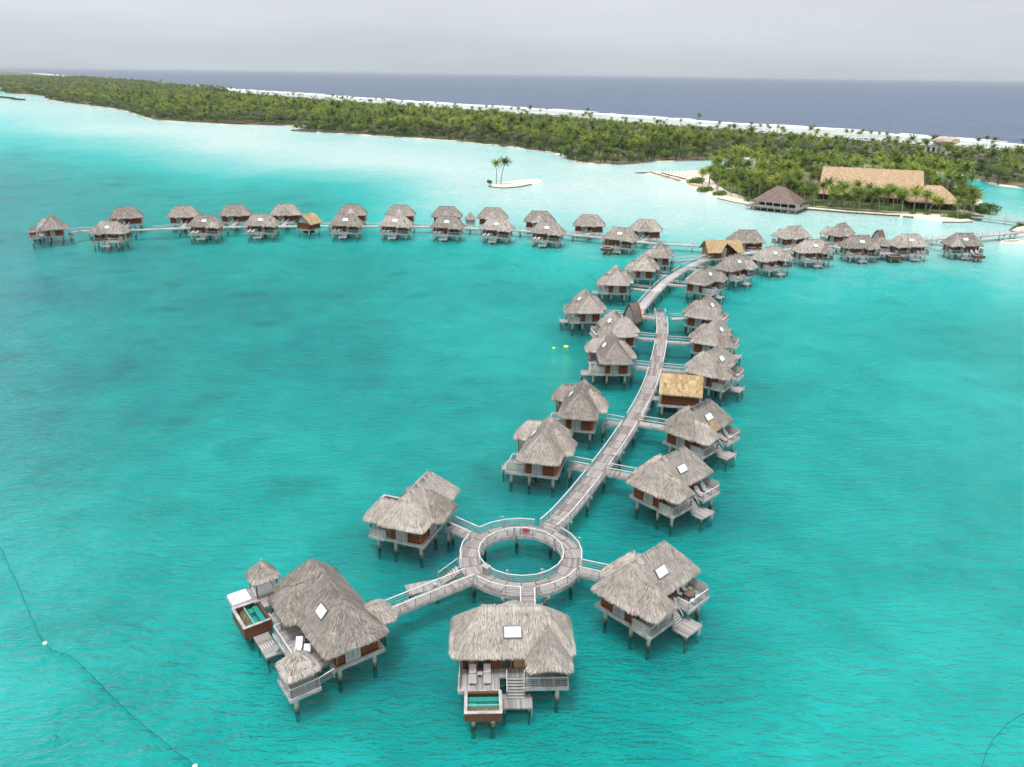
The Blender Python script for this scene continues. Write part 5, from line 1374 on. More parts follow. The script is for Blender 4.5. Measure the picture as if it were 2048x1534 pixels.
# ------------------------------------------------------------------ resort islet
def hip_building(name, x, y, rz, hx, hy, rx, ze, zr, mat, label, wallmat, z0=.6, dens=3.0, blade=((.9, 1.8), (.25, .5), (.02, .12)), gable=False, inset=2.2, posts=True):
    rng = random.Random(sum(map(ord, name))); o = empty(name, (x, y, 0), rz); tag(o, label, 'building')
    out = rrect(0, 0, hx, hy, ze, .8); A, B = (-rx, 0, zr), (rx, 0, zr)
    b = MB(); fs = solid_roof(b, out, A, B, .35, 5); r = b.build('roof', mat, o)
    t = MB(); add_blades(t, fs, dens, rng, None, *blade); add_ridge(t, A, B, rng, .15, 1.0, 5); t.build('thatch', mat, r, kind='stuff')
    for sx in (-1, 1): MB().box(sx * (hx - inset) - .1, sx * (hx - inset) + .1, -hy + inset, hy - inset, z0, ze + .5).build('end_wall', wallmat, o)
    for sy in (-1, 1): MB().box(-hx + inset + .1, hx - inset - .1, sy * (hy - inset) - .1, sy * (hy - inset) + .1, z0, ze + .5).build('side_wall', wallmat, o)
    if posts:
        n = max(3, int(hx * 2 / 3.5))
        for i in range(n): MB().box(-hx + .9 + (2 * hx - 1.8) * i / (n - 1) - .12, -hx + .9 + (2 * hx - 1.8) * i / (n - 1) + .12, -hy + .7, -hy + .94, z0, ze + .1).build('post', 'wood', o)
    return o
hall = hip_building('great_hall', 172.2, 392.6, R(-20), 23.2, 15.5, 22.3, 3.4, 14.6, 'hallthatch', 'big hall with long straw-coloured roof among the palms', 'walldark', dens=3.5, blade=((.7, 1.4), (.15, .35), (.02, .12)))
b = MB(); b.poly([(-3.2, -16.2, .6), (3.2, -16.2, .6), (3.2, -16.2, 4.2), (0, -16.2, 7.6), (-3.2, -16.2, 4.2)]); b.build('gable_end', 'dark', hall)
b = MB()
for sg in (-1, 1): b.hexa([(0, -17, 8.0), (sg * 4.2, -17, 3.9), (sg * 4.2, -4, 3.9), (0, -4, 8.0), (0, -17, 8.25), (sg * 4.2, -17, 4.15), (sg * 4.2, -4, 4.15), (0, -4, 8.25)])
b.build('gable_roof', 'hallthatch', hall)
wing = hip_building('hall_wing', 190.0, 366.5, R(-16), 11.0, 9.0, 3.2, 3.7, 10.2, 'hallthatch', 'open-sided restaurant wing with hipped straw roof, right of the big hall', 'dark', dens=4, blade=((.7, 1.4), (.15, .35), (.02, .12)), inset=3.5)
hip_building('rear_pavilion', 197, 425, R(-20), 6.5, 6.5, .3, 6.0, 14.5, 'slate', 'dark slate pointed roof peeping above the big hall', 'walldark', dens=0)
hip_building('side_pavilion', 150, 424, R(-20), 9, 7, 4, 4.0, 9.0, 'brownthatch', 'brown thatched pavilion behind the left end of the big hall', 'walldark', dens=2)
def restaurant():
    rng = random.Random(12); o = empty('stilt_restaurant', (117.3, 356.5, 0), R(-36)); tag(o, 'brown thatched restaurant on stilts at the resort shore', 'building')
    out = rrect(0, 0, 9.8, 7.4, 4.0, .9); A, B = (-1.8, 0, 10.2), (1.8, 0, 10.2)
    b = MB(); fs = solid_roof(b, out, A, B, .35, 4); r = b.build('roof', 'brownthatch', o); t = MB(); add_blades(t, fs, 9, rng, None, (.8, 1.5), (.12, .26), (.02, .1)); add_fringe(t, out, A, B, rng, None, .14, .2); t.build('thatch', 'brownthatch', r, kind='stuff')
    MB().box(-11.8, 11.2, -8.8, 8.0, 1.5, 1.8).build('floor_platform', 'wood', o)
    b = MB()
    for k in range(60): x = -11.6 + 22.6 * k / 59; b.box(x - .12, x + .12, -8.78, -8.68, 1.45, 2.75, rng.random())
    for k in range(40): y = -8.6 + 16 * k / 39; b.box(11.05, 11.15, y - .12, y + .12, 1.45, 2.75, rng.random())
    b.build('parapet', 'bamboo', o)
    MB().box(-7, 7, -3.5, 5.5, 1.8, 4.4).build('inner_wall', 'dark', o); MB().box(9.2, 9.35, -3.5, .2, 1.8, 3.9).build('white_screen', 'white', o)
    for x in np.linspace(-10, 10, 7): MB().box(x - .12, x + .12, -7.4, -7.16, 1.8, 4.3).build('post', 'rail', o)
    for x in np.linspace(-11, 10.5, 8):
        for y in (-8.2, -3, 2, 7): inst('pile', MESH_PILE, o, (x, y, 1.5), (0, 0, 0), (1, 1, 4.0))
restaurant()
# sea wall: stones in a row
def stone_wall(pts, label, h=.75, w=.8, seed=1):
    rr = random.Random(seed); o = empty('sea_wall'); tag(o, label, 'wall', 'dark stone edgings of the shore')
    ms = []
    for k in range(4):
        b = MB(); q = [Vector((sx * rr.uniform(.4, .55), sy * rr.uniform(.4, .55), sz * rr.uniform(.4, .55))) for sz in (-1, 1) for sx, sy in ((-1, -1), (1, -1), (1, 1), (-1, 1))]
        b.hexa(q, rr.random()); ms.append(b.mesh('stone', 'rock'))
    L = resample(pts, 1.15)
    for a, c in zip(L[:-1], L[1:]):
        inst('stone', rr.choice(ms), o, ((a[0] + c[0]) / 2, (a[1] + c[1]) / 2, h * .35), (0, 0, math.atan2(c[1] - a[1], c[0] - a[0]) + rr.uniform(-.2, .2)), (1.2, w * rr.uniform(.8, 1.2), h * rr.uniform(.85, 1.15)))
stone_wall([(126, 359.6), (145, 349.2), (164.8, 342.0), (165.3, 343.5)], 'long dark stone edging along the sand strip by the lawn', seed=1)
stone_wall([(166, 341), (169.5, 338.4)], 'short dark stone edging at the bend below the lawn', seed=2)
stone_wall([(176.5, 328.2), (183, 328.6), (190, 330.3)], 'low stone line along the white sand point by the footbridge', .45, .6, 3)
stone_wall([(193, 304), (195, 312.2), (202, 320.2), (209, 325.2)], 'curved stone edging of the spit at the right edge', .6, .8, 4)
stone_wall([(-13.5, 419.5), (-6, 414.6), (2, 419.6), (9, 430.6)], 'dark stone edging along the front of the small sandbar', .5, .9, 5)
stone_wall([(-219, 812), (-205, 802), (-192, 795)], 'dark stone jetty at the tip of the wooded point', 1.4, 3.0, 6)
stone_wall([(-985, 1600), (-940, 1560), (-900, 1505), (-870, 1480)], 'dark bushy breakwater line at the far left', 3.0, 6.0, 7)
stone_wall([(98, 388), (104, 375), (107, 371)], 'thin dark stone groyne in the shallows beside the restaurant', .35, .5, 8)
build_sheet('garden_path', [(130, 366), (150, 356), (166, 350), (184, 345), (184, 346.6), (166.5, 351.7), (150.6, 357.8), (130.8, 367.6)], 'path', .695, 'pale path across the resort lawn', .05, .012)
build_sheet('garden_path', [(197, 345), (203, 352), (199, 366), (196, 366)], 'path', .695, 'pale widening path right of the restaurant wing', .05, .012)
build_sheet('lawn_sand_strip', [(128, 360.6), (146, 350.8), (163.5, 344.2), (162.8, 342.9), (145, 349.6), (127, 359.8)], 'sand', .69, 'strip of white sand behind the stone edging', .05, .03)

def beach_lounger(x, y, rz, mat, label):
    o = empty('beach_lounger', (x, y, .56), rz); tag(o, label, 'sun lounger', 'loungers on the beach point')
    MB().box(-.4, .4, -1.0, .4, .25, .42).build('mattress', mat, o); MB().hexa([(-.4, .4, .3), (.4, .4, .3), (.4, 1.1, .75), (-.4, 1.1, .75), (-.4, .36, .42), (.4, .36, .42), (.4, 1.06, .88), (-.4, 1.06, .88)]).build('backrest', mat, o)
    MB().box(-.42, .42, -1.0, 1.0, 0, .25).build('frame', 'wood', o)
rr = random.Random(3)
for row, (p0, p1, n, mat, lab) in enumerate((((82.3, 489.5), (91.6, 452), 13, 'orange', 'orange and brown lounger in front row on the beach point'), ((88.0, 486), (96.4, 458), 11, 'blue', 'blue lounger in back row on the beach point'))):
    for k in range(n):
        t = k / (n - 1); beach_lounger(p0[0] + (p1[0] - p0[0]) * t + rr.uniform(-.4, .4), p0[1] + (p1[1] - p0[1]) * t + rr.uniform(-.5, .5), R(100 + rr.uniform(-15, 15)), mat if rr.random() < .6 else 'wood', lab)
for k in range(9):
    t = k / 8; o = empty('closed_parasol', (86.5 + 10.5 * t, 489 - 30 * t, .56)); tag(o, 'closed grey-blue parasol standing among the beach loungers', 'parasol', 'closed parasols on the beach point')
    MB().cyl((0, 0, 0), (0, 0, 3.0), .05, .05, 6).build('pole', 'wood', o); MB().cyl((0, 0, 1.4), (0, 0, 3.0), .22, .05, 8).build('folded_canopy', 'blue' if k % 2 else 'post', o)
def kayak(x, y, rz, mat, label):
    o = empty('kayak', (x, y, .62), rz); tag(o, label, 'kayak', 'kayaks drawn up on the beach')
    b = MB(); n = 9; pr = []
    for i in range(n):
        t = i / (n - 1) * 2 - 1; w = .42 * (1 - t * t) ** .7 + .02; z = .12 * t * t; pr.append([(t * 2.1, -w, .22 + z), (t * 2.1, 0, .0 + z), (t * 2.1, w, .22 + z), (t * 2.1, 0, .34 + z)])
    for a, c in zip(pr[:-1], pr[1:]):
        for k in range(4): j = (k + 1) % 4; b.poly([a[k], c[k], c[j], a[j]])
    b.build('hull', mat, o, smooth=True); MB().box(-.5, .4, -.2, .2, .30, .37).build('seat_well', 'dark', o)
for k, (x, y, mt) in enumerate(((94.6, 433.6, 'orange'), (95.6, 431.7, 'orange'), (96.8, 430.0, 'orange'), (98.0, 427.8, 'yellow'))): kayak(x, y, R(30), mt, ('orange kayak pulled up on the beach, %s in the row' % ('leftmost', 'second', 'third')[k]) if mt == 'orange' else 'yellow-orange kayak at the right end of the row on the beach')
def outrigger(x, y, rz, label):
    o = empty('outrigger_boat', (x, y, .22), rz); tag(o, label, 'boat', 'white outrigger boats on the low beach')
    b = MB(); n = 9; pr = []
    for i in range(n):
        t = i / (n - 1) * 2 - 1; w = .65 * (1 - t * t) ** .6 + .03; z = .3 * t * t; pr.append([(t * 4, -w, .55 + z), (t * 4, -w * .4, .0 + z * .6), (t * 4, w * .4, .0 + z * .6), (t * 4, w, .55 + z), (t * 4, 0, .45 + z)])
    for a, c in zip(pr[:-1], pr[1:]):
        for k in range(5): j = (k + 1) % 5; b.poly([a[k], c[k], c[j], a[j]])
    b.build('hull', 'white', o, smooth=True); MB().cyl((-2.4, -2.0, .15), (2.4, -2.0, .15), .14, .14, 8).build('outrigger_float', 'white', o)
    for xx in (-1.3, 1.3): MB().beam((xx, -2.0, .3), (xx, .4, .62), .08, .08).build('cross_spar', 'wood', o)
    for k in range(4): MB().box(-2 + k * 1.2, -1.75 + k * 1.2, -.5, .5, .5, .56).build('thwart', 'yellow', o)
outrigger(181.5, 288.2, R(20), 'white outrigger boat on the low beach, nearer the last bungalow'); outrigger(190.0, 291.5, R(12), 'white outrigger boat on the low beach at the right edge')
def pole_bridge():
    P = [(192.0, 335.2), (197.3, 330.9), (200.9, 326.4), (205.4, 320.9), (214, 312)]
    o = walkway('pole_footbridge', P, 1.9, 'wooden footbridge with tall crossed poles linking resort islet and spit', None, [], boards=0, seg=2.6, far=True, pile=False, z=1.6, cat='footbridge')
    L = resample(P, 4.6); rr = random.Random(2)
    for i, (x, y) in enumerate(L[1:]):
        b = MB(); b.cyl((x, y, -1), (x - .2, y, 5.6 + rr.uniform(-.6, .8)), .09, .06, 6); b.build('tall_pole', 'post', o)
        b = MB(); b.cyl((x - .6, y - 1.1, -1), (x + 1.7, y + 1.2, 4.6 + rr.uniform(-.5, .5)), .09, .06, 6); b.build('slanted_pole', 'post', o)
pole_bridge()
def far_building(x, y, rz, sx, sy, sz, roofmat, wallmat, name, label):
    o = empty(name, (x, y, .5), rz); tag(o, label, 'building')
    MB().box(-sx, sx, -sy, sy, 0, sz).build('wall', wallmat, o)
    b = MB(); e = .8; b.hexa([(-sx - e, -sy - e, sz), (sx + e, -sy - e, sz), (sx + e, sy + e, sz), (-sx - e, sy + e, sz), (-sx * .6, -.3, sz + 2.2), (sx * .6, -.3, sz + 2.2), (sx * .6, .3, sz + 2.2), (-sx * .6, .3, sz + 2.2)]); b.build('roof', roofmat, o)
    for k in range(3): MB().box(-sx + sx * .6 * (k + .3), -sx + sx * .6 * (k + .3) + sx * .3, -sy - .06, -sy - .003, sz * .3, sz * .8).build('window', 'glass', o)
far_building(322, 640, R(-30), 6, 3, 7, 'white', 'white', 'flat_house', 'white flat building above trees near the ocean shore at right')
def rock_tower():
    o = empty('mushroom_tower', (331, 634, .5)); tag(o, 'tan rough mushroom-shaped tower above trees near the ocean shore', 'tower')
    b = MB(); n = 16; pr = [(0, 5.0), (4, 4.4), (7.5, 4.2), (8.6, 6.2), (9.2, 9.4), (10.6, 10.2), (12.2, 9.0), (13.2, 5.0)]; rr = random.Random(1)
    rings = [[(r * rr.uniform(.88, 1.1) * math.cos(2 * math.pi * i / n), r * rr.uniform(.6, .75) * math.sin(2 * math.pi * i / n), z + rr.uniform(-.3, .3)) for i in range(n)] for z, r in pr]
    for a, c in zip(rings[:3], rings[1:4]):
        for i in range(n): j = (i + 1) % n; b.poly([a[i], a[j], c[j], c[i]])
    b.build('stem', 'white', o); b = MB()
    for a, c in zip(rings[3:-1], rings[4:]):
        for i in range(n): j = (i + 1) % n; b.poly([a[i], a[j], c[j], c[i]])
    b.poly(rings[-1]); b.build('cap', 'tan', o)
rock_tower()
def mast():
    o = empty('radio_mast', (335, 745, .5)); tag(o, 'thin radio mast rising from scrub near the reef', 'mast')
    MB().cyl((0, 0, 0), (0, 0, 20), .5, .35, 6).build('pole', 'post', o); MB().box(-1.4, 1.4, -.15, .15, 18.6, 19.1).build('cross_arm', 'post', o)
mast()
far_building(-1245, 2062, R(-40), 16, 7, 4, 'white', 'white', 'shore_house', 'white roofed house on the far left shore')
far_building(-742, 1490, R(-40), 5, 4, 4, 'white', 'white', 'shore_house', 'small white house among trees at the left point, upper one')
far_building(-690, 1345, R(-40), 6, 4, 3, 'tan', 'white', 'shore_house', 'small house on the left beach among palms')
far_building(50, 592, R(-40), 4, 3, 3, 'brownthatch', 'tan', 'shore_house', 'low house at the water by the wooded point')
def hammock(x, y, rz, label):
    o = empty('garden_swing', (x, y, .7), rz); tag(o, label, 'swing', 'brown garden swings on the lawn')
    b = MB(); n = 8
    for i in range(n):
        a0, a1 = math.pi * i / n, math.pi * (i + 1) / n; b.hexa([(-1.6 * math.cos(a0), -.5, 1.3 - 1.0 * math.sin(a0)), (-1.6 * math.cos(a1), -.5, 1.3 - 1.0 * math.sin(a1)), (-1.6 * math.cos(a1), .5, 1.3 - 1.0 * math.sin(a1)), (-1.6 * math.cos(a0), .5, 1.3 - 1.0 * math.sin(a0)), (-1.5 * math.cos(a0), -.5, 1.38 - .95 * math.sin(a0)), (-1.5 * math.cos(a1), -.5, 1.38 - .95 * math.sin(a1)), (-1.5 * math.cos(a1), .5, 1.38 - .95 * math.sin(a1)), (-1.5 * math.cos(a0), .5, 1.38 - .95 * math.sin(a0))])
    b.build('basket', 'trim', o)
    for s in (-1.7, 1.7): MB().box(s - .06, s + .06, -.06, .06, 0, 1.9).build('post', 'wood', o)
hammock(153.0, 384, R(10), 'brown basket swing on the lawn, farther from the shore'); hammock(150.9, 366.5, R(0), 'brown basket swing on the lawn, nearer the shore')

# ------------------------------------------------------------------ vegetation
def palm_crown(seed, n=24, L=4.2):
    rr = random.Random(seed); b = MB(); top = Vector((0, 0, 0))
    for i in range(n):
        az = i * 2.39996 + rr.uniform(-.25, .25); f = i / n
        el = R(72 - 95 * f + rr.uniform(-8, 8)); ln = L * rr.uniform(.8, 1.08) * (.75 + .35 * math.sin(math.pi * min(1, f + .25)))
        droop = rr.uniform(1.0, 1.6) * (.55 + .6 * f); h = Vector((math.cos(az), math.sin(az), 0)); sd = Vector((-h.y, h.x, 0))
        sp = []
        ns = 9; p = Vector((0, 0, 0)); a = el
        for k in range(ns + 1):
            sp.append((p.copy(), a)); p = p + (h * math.cos(a) + Vector((0, 0, math.sin(a)))) * (ln / ns); a -= droop / ns * (0.5 + k / ns)
        tint = min(1, max(0, rr.gauss(.52 - .12 * (f > .85), .2))) if f < .93 else .95
        for k in range(1, ns + 1):
            p, a = sp[k]; t = k / ns; w = .95 * math.sin(math.pi * min(.97, .12 + t * .86)) ** .7 * ln / 4.2
            d = (h * math.cos(a) + Vector((0, 0, math.sin(a)))); up = Vector((0, 0, 1)) * math.cos(a) - h * math.sin(a)
            q0 = sp[k - 1][0].lerp(p, .15); q1 = p
            for s in (-1, 1):
                tip = p + sd * s * w + d * .30 * ln / 4.2 - Vector((0, 0, .38 * w + .1)) + Vector((0, 0, rr.uniform(-.08, .08)))
                b.poly([q0, q1, tip], min(1, max(0, tint + rr.uniform(-.13, .13))))
    return b
def palm_trunk(seed, H=9.5):
    rr = random.Random(seed); b = MB(); az = rr.uniform(0, 6.28); lean = rr.uniform(.6, 2.0); pts = []
    for k in range(6):
        t = k / 5; pts.append(Vector((math.cos(az) * lean * t * t, math.sin(az) * lean * t * t, H * t)))
    for k in range(5): b.cyl(pts[k] - Vector((0, 0, .3 if k == 0 else 0)), pts[k + 1], .24 - .02 * k, .22 - .02 * k, 7, .5, False)
    return b, pts[-1]
PALM = []
for s in range(5):
    tb, top = palm_trunk(20 + s, (9.5, 11.5, 8.0, 10.5, 6.0)[s]); cb = palm_crown(40 + s, 30 + s, (4.6, 4.3, 4.7, 4.2, 4.2)[s])
    cb.v = [(v[0] + top.x, v[1] + top.y, v[2] + top.z) for v in cb.v]
    cc = MB()
    PALM.append((tb.mesh('trunk', 'trunk', True), cb.mesh('crown', 'palm')))
def leafy_crown(seed, rx, rz_, zc, n, size, lumps=10, mat='leaf', flat=.35):
    rr = random.Random(seed); b = MB(); C = []
    for k in range(lumps):
        a = rr.uniform(0, 6.28); r = rx * math.sqrt(rr.random()) * .72; C.append((Vector((r * math.cos(a), r * math.sin(a), zc + rz_ * rr.uniform(-.45, .55))), rx * rr.uniform(.32, .52), rr.uniform(-.15, .15)))
    for k in range(n):
        c, rad, tt = C[k % lumps]
        d = Vector((rr.gauss(0, 1), rr.gauss(0, 1), rr.gauss(0, 1) * .8 + .25)).normalized(); p = c + Vector((d.x * rad, d.y * rad, d.z * rad * .75)) * rr.uniform(.7, 1.08)
        nrm = (d + Vector((rr.gauss(0, .5), rr.gauss(0, .5), rr.gauss(0, .5) + .3))).normalized(); u = nrm.orthogonal().normalized(); u.rotate(Matrix.Rotation(rr.uniform(0, 6.28), 3, nrm)); v = nrm.cross(u)
        s = size * rr.uniform(.6, 1.3); t = min(1, max(0, .5 + tt + rr.gauss(0, .17)))
        b.poly([p - u * s, p - v * s * .55, p + u * s, p + v * s * .55], t)
    return b
def limb_trunk(seed, H, spread):
    rr = random.Random(seed); b = MB(); b.cyl((0, 0, -.3), (0, 0, H * .5), .28, .2, 7, .5, False)
    for k in range(5):
        a = k * 1.26 + rr.uniform(-.3, .3); b.cyl((0, 0, H * .42), (spread * math.cos(a), spread * math.sin(a), H * rr.uniform(.8, 1.0)), .14, .05, 5, .5, False)
    return b
TREE = [(limb_trunk(1, 6, 2.2).mesh('trunk', 'bark'), leafy_crown(2, 4.2, 2.6, 6.0, 620, .42).mesh('crown', 'leaf')),
        (limb_trunk(3, 7.5, 2.0).mesh('trunk', 'bark'), leafy_crown(4, 3.6, 3.4, 7.2, 640, .36, 12).mesh('crown', 'needle')),
        (limb_trunk(5, 3.2, 1.8).mesh('trunk', 'bark'), leafy_crown(6, 3.2, 1.4, 2.6, 460, .36, 9).mesh('crown', 'bush')),
        (limb_trunk(7, 3.0, 1.6).mesh('trunk', 'bark'), leafy_crown(8, 3.4, 1.2, 2.1, 420, .34, 9).mesh('crown', 'needle'))]
GARDEN = leafy_crown(9, 2.6, .7, .55, 420, .26, 8).mesh('foliage', 'bush')
def plant(name, pair, x, y, z, rz, s, label, cat, group):
    o = empty(name, (x, y, z), rz); o.scale = (s, s, s); tag(o, label, cat, group)
    inst('trunk', pair[0], o); inst('crown', pair[1], o)
    return o
rv = random.Random(77)
# the two sandbar palms, each with its own label
plant('coconut_palm', PALM[1], -9.6, 427.0, .4, R(200), .92, 'left one of two lone palms on the small sandbar', 'palm', 'palms on the sandbar')
plant('coconut_palm', PALM[3], -7.2, 426.6, .4, R(20), 1.08, 'right and taller of two lone palms on the small sandbar', 'palm', 'palms on the sandbar')
o = empty('low_bush', (-13.0, 422.5, .35)); o.scale = (.85,) * 3; tag(o, 'round green bush at the left tip of the sandbar', 'bush'); inst('stem', TREE[2][0], o, scale=(1, 1, .6)); inst('foliage', TREE[2][1], o, scale=(.8, .8, .8))
# palms placed one by one along the resort lawn and beach
LAWN_PALMS = [(131, 364), (135, 361.5), (141, 360), (146.5, 357), (151, 356), (152, 364), (156, 361), (159.5, 354.5), (163, 358), (166.5, 352.5), (170, 356.5), (175.5, 352), (178.5, 358), (181, 349), (186, 350.5), (192, 347), (199, 346.5), (201, 352), (203, 357), (206, 361), (209, 366), (196, 349), (204, 367), (211, 372), (199, 371), (207, 375), (165, 371), (172, 370), (143, 372), (148, 374),
              (104, 400), (106, 394), (103, 409), (108, 388), (112, 384), (115, 388), (109, 405), (114, 398), (119, 393), (124, 385), (128, 378), (120, 380), (133, 374), (137, 370), (126, 392), (131, 386), (136, 381), (139, 377), (101, 421), (100, 431), (104, 416), (107, 426), (111, 415), (105, 436), (102, 444)]
RH = [((172.2, 392.6), 25, 16.5, -20), ((190, 366.5), 12, 10, -16), ((117.3, 356.5), 12.5, 9.5, -36), ((197, 425), 6.5, 6.5, -20), ((150, 424), 9, 7, -20)]
def blocked(x, y, pad=0.0):
    for (c, hx, hy, a) in RH:
        dx, dy = x - c[0], y - c[1]; ca, sa = math.cos(R(a)), math.sin(R(a)); u, v = dx * ca + dy * sa, -dx * sa + dy * ca
        if abs(u) < hx + pad and abs(v) < hy + pad: return True
    return False
npalm = 0
k = 0
while len(LAWN_PALMS) < 78 and k < 4000:
    k += 1; x, y = rv.uniform(131, 188), rv.uniform(349, 379)
    if not bool(in_poly(LAWN, np.array([x]), np.array([y]))[0]) or blocked(x, y, -1) or any((x - a) ** 2 + (y - c) ** 2 < 14 for a, c in LAWN_PALMS): continue
    LAWN_PALMS.append((x, y))
for (x, y) in LAWN_PALMS:
    if blocked(x, y, -1.5): continue
    plant('coconut_palm', PALM[rv.choice((0, 2, 2, 4, 4))], x, y, .6, rv.uniform(0, 6.28), rv.uniform(.74, .98), ('coconut palm on the lawn near the stone shore edging' if y < 359 else 'coconut palm on the lawn close to the front of the big hall') if x > 129 else 'coconut palm near the beach left of the stilt restaurant', 'palm', ('palms along the lawn edge' if y < 359 else 'palms before the hall') if x > 129 else 'palms near the resort beach'); npalm += 1
# denser grove behind and beside the hall
GROVE = []
k = 0
while len(GROVE) < 200 and k < 20000:
    k += 1; x, y = rv.uniform(96, 246), rv.uniform(372, 512)
    if not bool(in_poly(LAWN, np.array([x]), np.array([y]))[0]) or blocked(x, y, 1.0): continue
    if 132 < x < 200 and y < 380: continue
    if 104 < x < 126 and 408 < y < 436: continue
    if any((x - a) ** 2 + (y - c) ** 2 < 15 for a, c in GROVE): continue
    GROVE.append((x, y))
for (x, y) in GROVE:
    where = 'left of the big hall, towards the beach point' if x < 136 else ('right of the big hall, beside the inlet' if x > 205 else ('between the big hall and the channel behind it' if y > 405 else 'close around the walls of the big hall'))
    plant('coconut_palm', PALM[rv.choice((0, 1, 2, 3))], x, y, .6, rv.uniform(0, 6.28), rv.uniform(.9, 1.2), 'coconut palm in the grove ' + where, 'palm', 'palms in the resort grove, ' + where.split(',')[0]); npalm += 1
for (x, y, s, lab) in ((189, 337.5, 1.5, 'long low green hedge on the white sand point'), (194, 337.0, 1.4, 'low green hedge at the foot of the pole footbridge'), (184.5, 339.6, 1.2, 'low green hedge left end above the white sand point'), (110.5, 377.5, 1.3, 'dark green bush left of the stilt restaurant'), (101.5, 398, 1.4, 'round green bed at the foot of beach palms'), (97.5, 412, 1.6, 'green bush at the beach edge near the kayaks'), (99.5, 445, 2.0, 'big shady bush beside the beach loungers'), (172.5, 346.5, .7, 'small dark shrub on the shore terrace by the wing'), (178, 344.8, .7, 'second small dark shrub on the shore terrace by the wing'), (205, 321.5, .9, 'leafy clump at the spit end of the pole footbridge'), (204, 357, 1.8, 'dense shrub between palms right of the restaurant wing'), (208, 352, 1.6, 'shrub on the shore right of the restaurant wing'), (214, 363, 1.8, 'shrub on the bank facing the inlet')):
    o = empty('garden_bush', (x, y, .55), rv.uniform(0, 6)); o.scale = (s, s, s); tag(o, lab, 'bush'); inst('foliage', GARDEN, o)
    if s > 1.3: inst('foliage', GARDEN, o, (1.3, .8, .0), (0, 0, 2.0), (.8, .8, .8))

# the wood on the long island: points with a kind, size and turn; the nearest ones one by one, the rest as one mass
def island_points():
    pts = []
    rng = np.random.default_rng(5)
    N = 260000
    y = np.exp(rng.uniform(math.log(400), math.log(4600), N)); x = rng.uniform(-2600, 620, N)
    ok = in_poly(ISLAND, x, y); x, y = x[ok], y[ok]
    # density falls with distance, as crowns grow into one another
    keepp = rng.random(len(x)) < np.clip((y / 900.0) ** 1.2, .12, 1.0) * 0.9; x, y = x[keepp], y[keepp]
    # thin out to a spacing by hashing to cells
    order = rng.permutation(len(x)); seen = set(); out = []
    for i in order:
        cs = 3.9 if y[i] < 900 else (5.0 if y[i] < 1700 else 7.5)
        c = (int(x[i] // cs), int(y[i] // cs), cs)
        if c in seen: continue
        seen.add(c); out.append(i)
    return x[out], y[out]
ix, iy = island_points()
def dist_to(poly, x, y):
    d = np.full(x.shape, 1e9); P = np.array(resample(poly, 12.0))
    for i in range(0, len(x), 4000):
        dd = (x[i:i + 4000, None] - P[None, :, 0]) ** 2 + (y[i:i + 4000, None] - P[None, :, 1]) ** 2; d[i:i + 4000] = np.sqrt(dd.min(1))
    return d
dl = dist_to(SHORE_LAGOON[:-2], ix, iy); do = dist_to(SHORE_OCEAN[:-2], ix, iy)
rg = np.random.default_rng(8)
patch = np.sin(ix * .021 + 1.3) + np.sin(iy * .017 + ix * .008) + np.sin(ix * .05 - iy * .03) * .6
kind = np.zeros(len(ix), int); u = rg.random(len(ix))
scrub = (ix > 40) & (iy < 1150) & (dl > 18)
kind = np.where(u < .50, rg.integers(0, 4, len(ix)), np.where(u < .74, 5, np.where(u < .90, 6, 7)))
kind = np.where((patch > .75) & (u > .2), np.where(u > .6, 6, 5), kind)
kind = np.where(scrub & (patch > -0.6), np.where(u < .18, rg.integers(0, 4, len(ix)), np.where(u < .5, 7, 8)), kind)
kind = np.where((do < 150) & (ix > -700), np.where(u < .025 + np.clip(do - 60, 0, 90) / 90 * .22, rg.integers(0, 4, len(ix)), np.where(u < .5, 7, 8)), kind)
kind = np.where(do < 22, np.where(u < .10, rg.integers(0, 4, len(ix)), np.where(u < .5, 7, 8)), kind)
kind = np.where((dl < 9) & (u < .5) & (kind < 5), 7, kind)
okk = (dl > 1.0) & (do > 3.0) & ~((ix > 190) & (iy < 470) & (dl < 3)); sc_ = rg.uniform(.72, 1.2, len(ix)); sc_ = np.where((kind < 4) & (rg.random(len(ix)) < .12), sc_ * 1.35, sc_); sc_ = np.where((kind < 4) & (dl < 14), sc_ * .68, sc_); sc_ = np.where((do < 200) & (ix > -700), sc_ * np.where(kind < 4, .75, .5 + np.clip(do, 0, 200) / 200 * .4), sc_); sc_ = np.where((iy > 1700) & (kind >= 5), sc_ * 1.35, sc_)
sc_ = np.where(scrub & (kind >= 7), sc_ * .8, sc_)
ix, iy, kind, sc_, dl = ix[okk], iy[okk], kind[okk], sc_[okk], dl[okk]
rot_ = rg.uniform(0, 6.283, len(ix))
gx, gy = rg.uniform(98, 246, 3000), rg.uniform(372, 512, 3000)
gk = in_poly(LAWN, gx, gy) & np.array([not blocked(a, c, 1.5) and not (130 < a < 203 and c < 384) and not (104 < a < 126 and 408 < c < 432) for a, c in zip(gx, gy)])
gx, gy = gx[gk][:520], gy[gk][:520]
ix, iy, dl = np.concatenate([ix, gx]), np.concatenate([iy, gy]), np.concatenate([dl, np.full(len(gx), 400.)])
kind = np.concatenate([kind, rg.choice([7, 7, 5], len(gx))]); sc_ = np.concatenate([sc_, rg.uniform(.45, .8, len(gx))]); rot_ = np.concatenate([rot_, rg.uniform(0, 6.28, len(gx))])
dist = np.hypot(ix, iy) + np.minimum(dl, 60) * 6.0          # near ones at the water's edge show largest
ORDER = np.argsort(dist); single = np.zeros(len(ix), bool); cnt = {'palm': npalm, 'tree': 0, 'bush': 0}
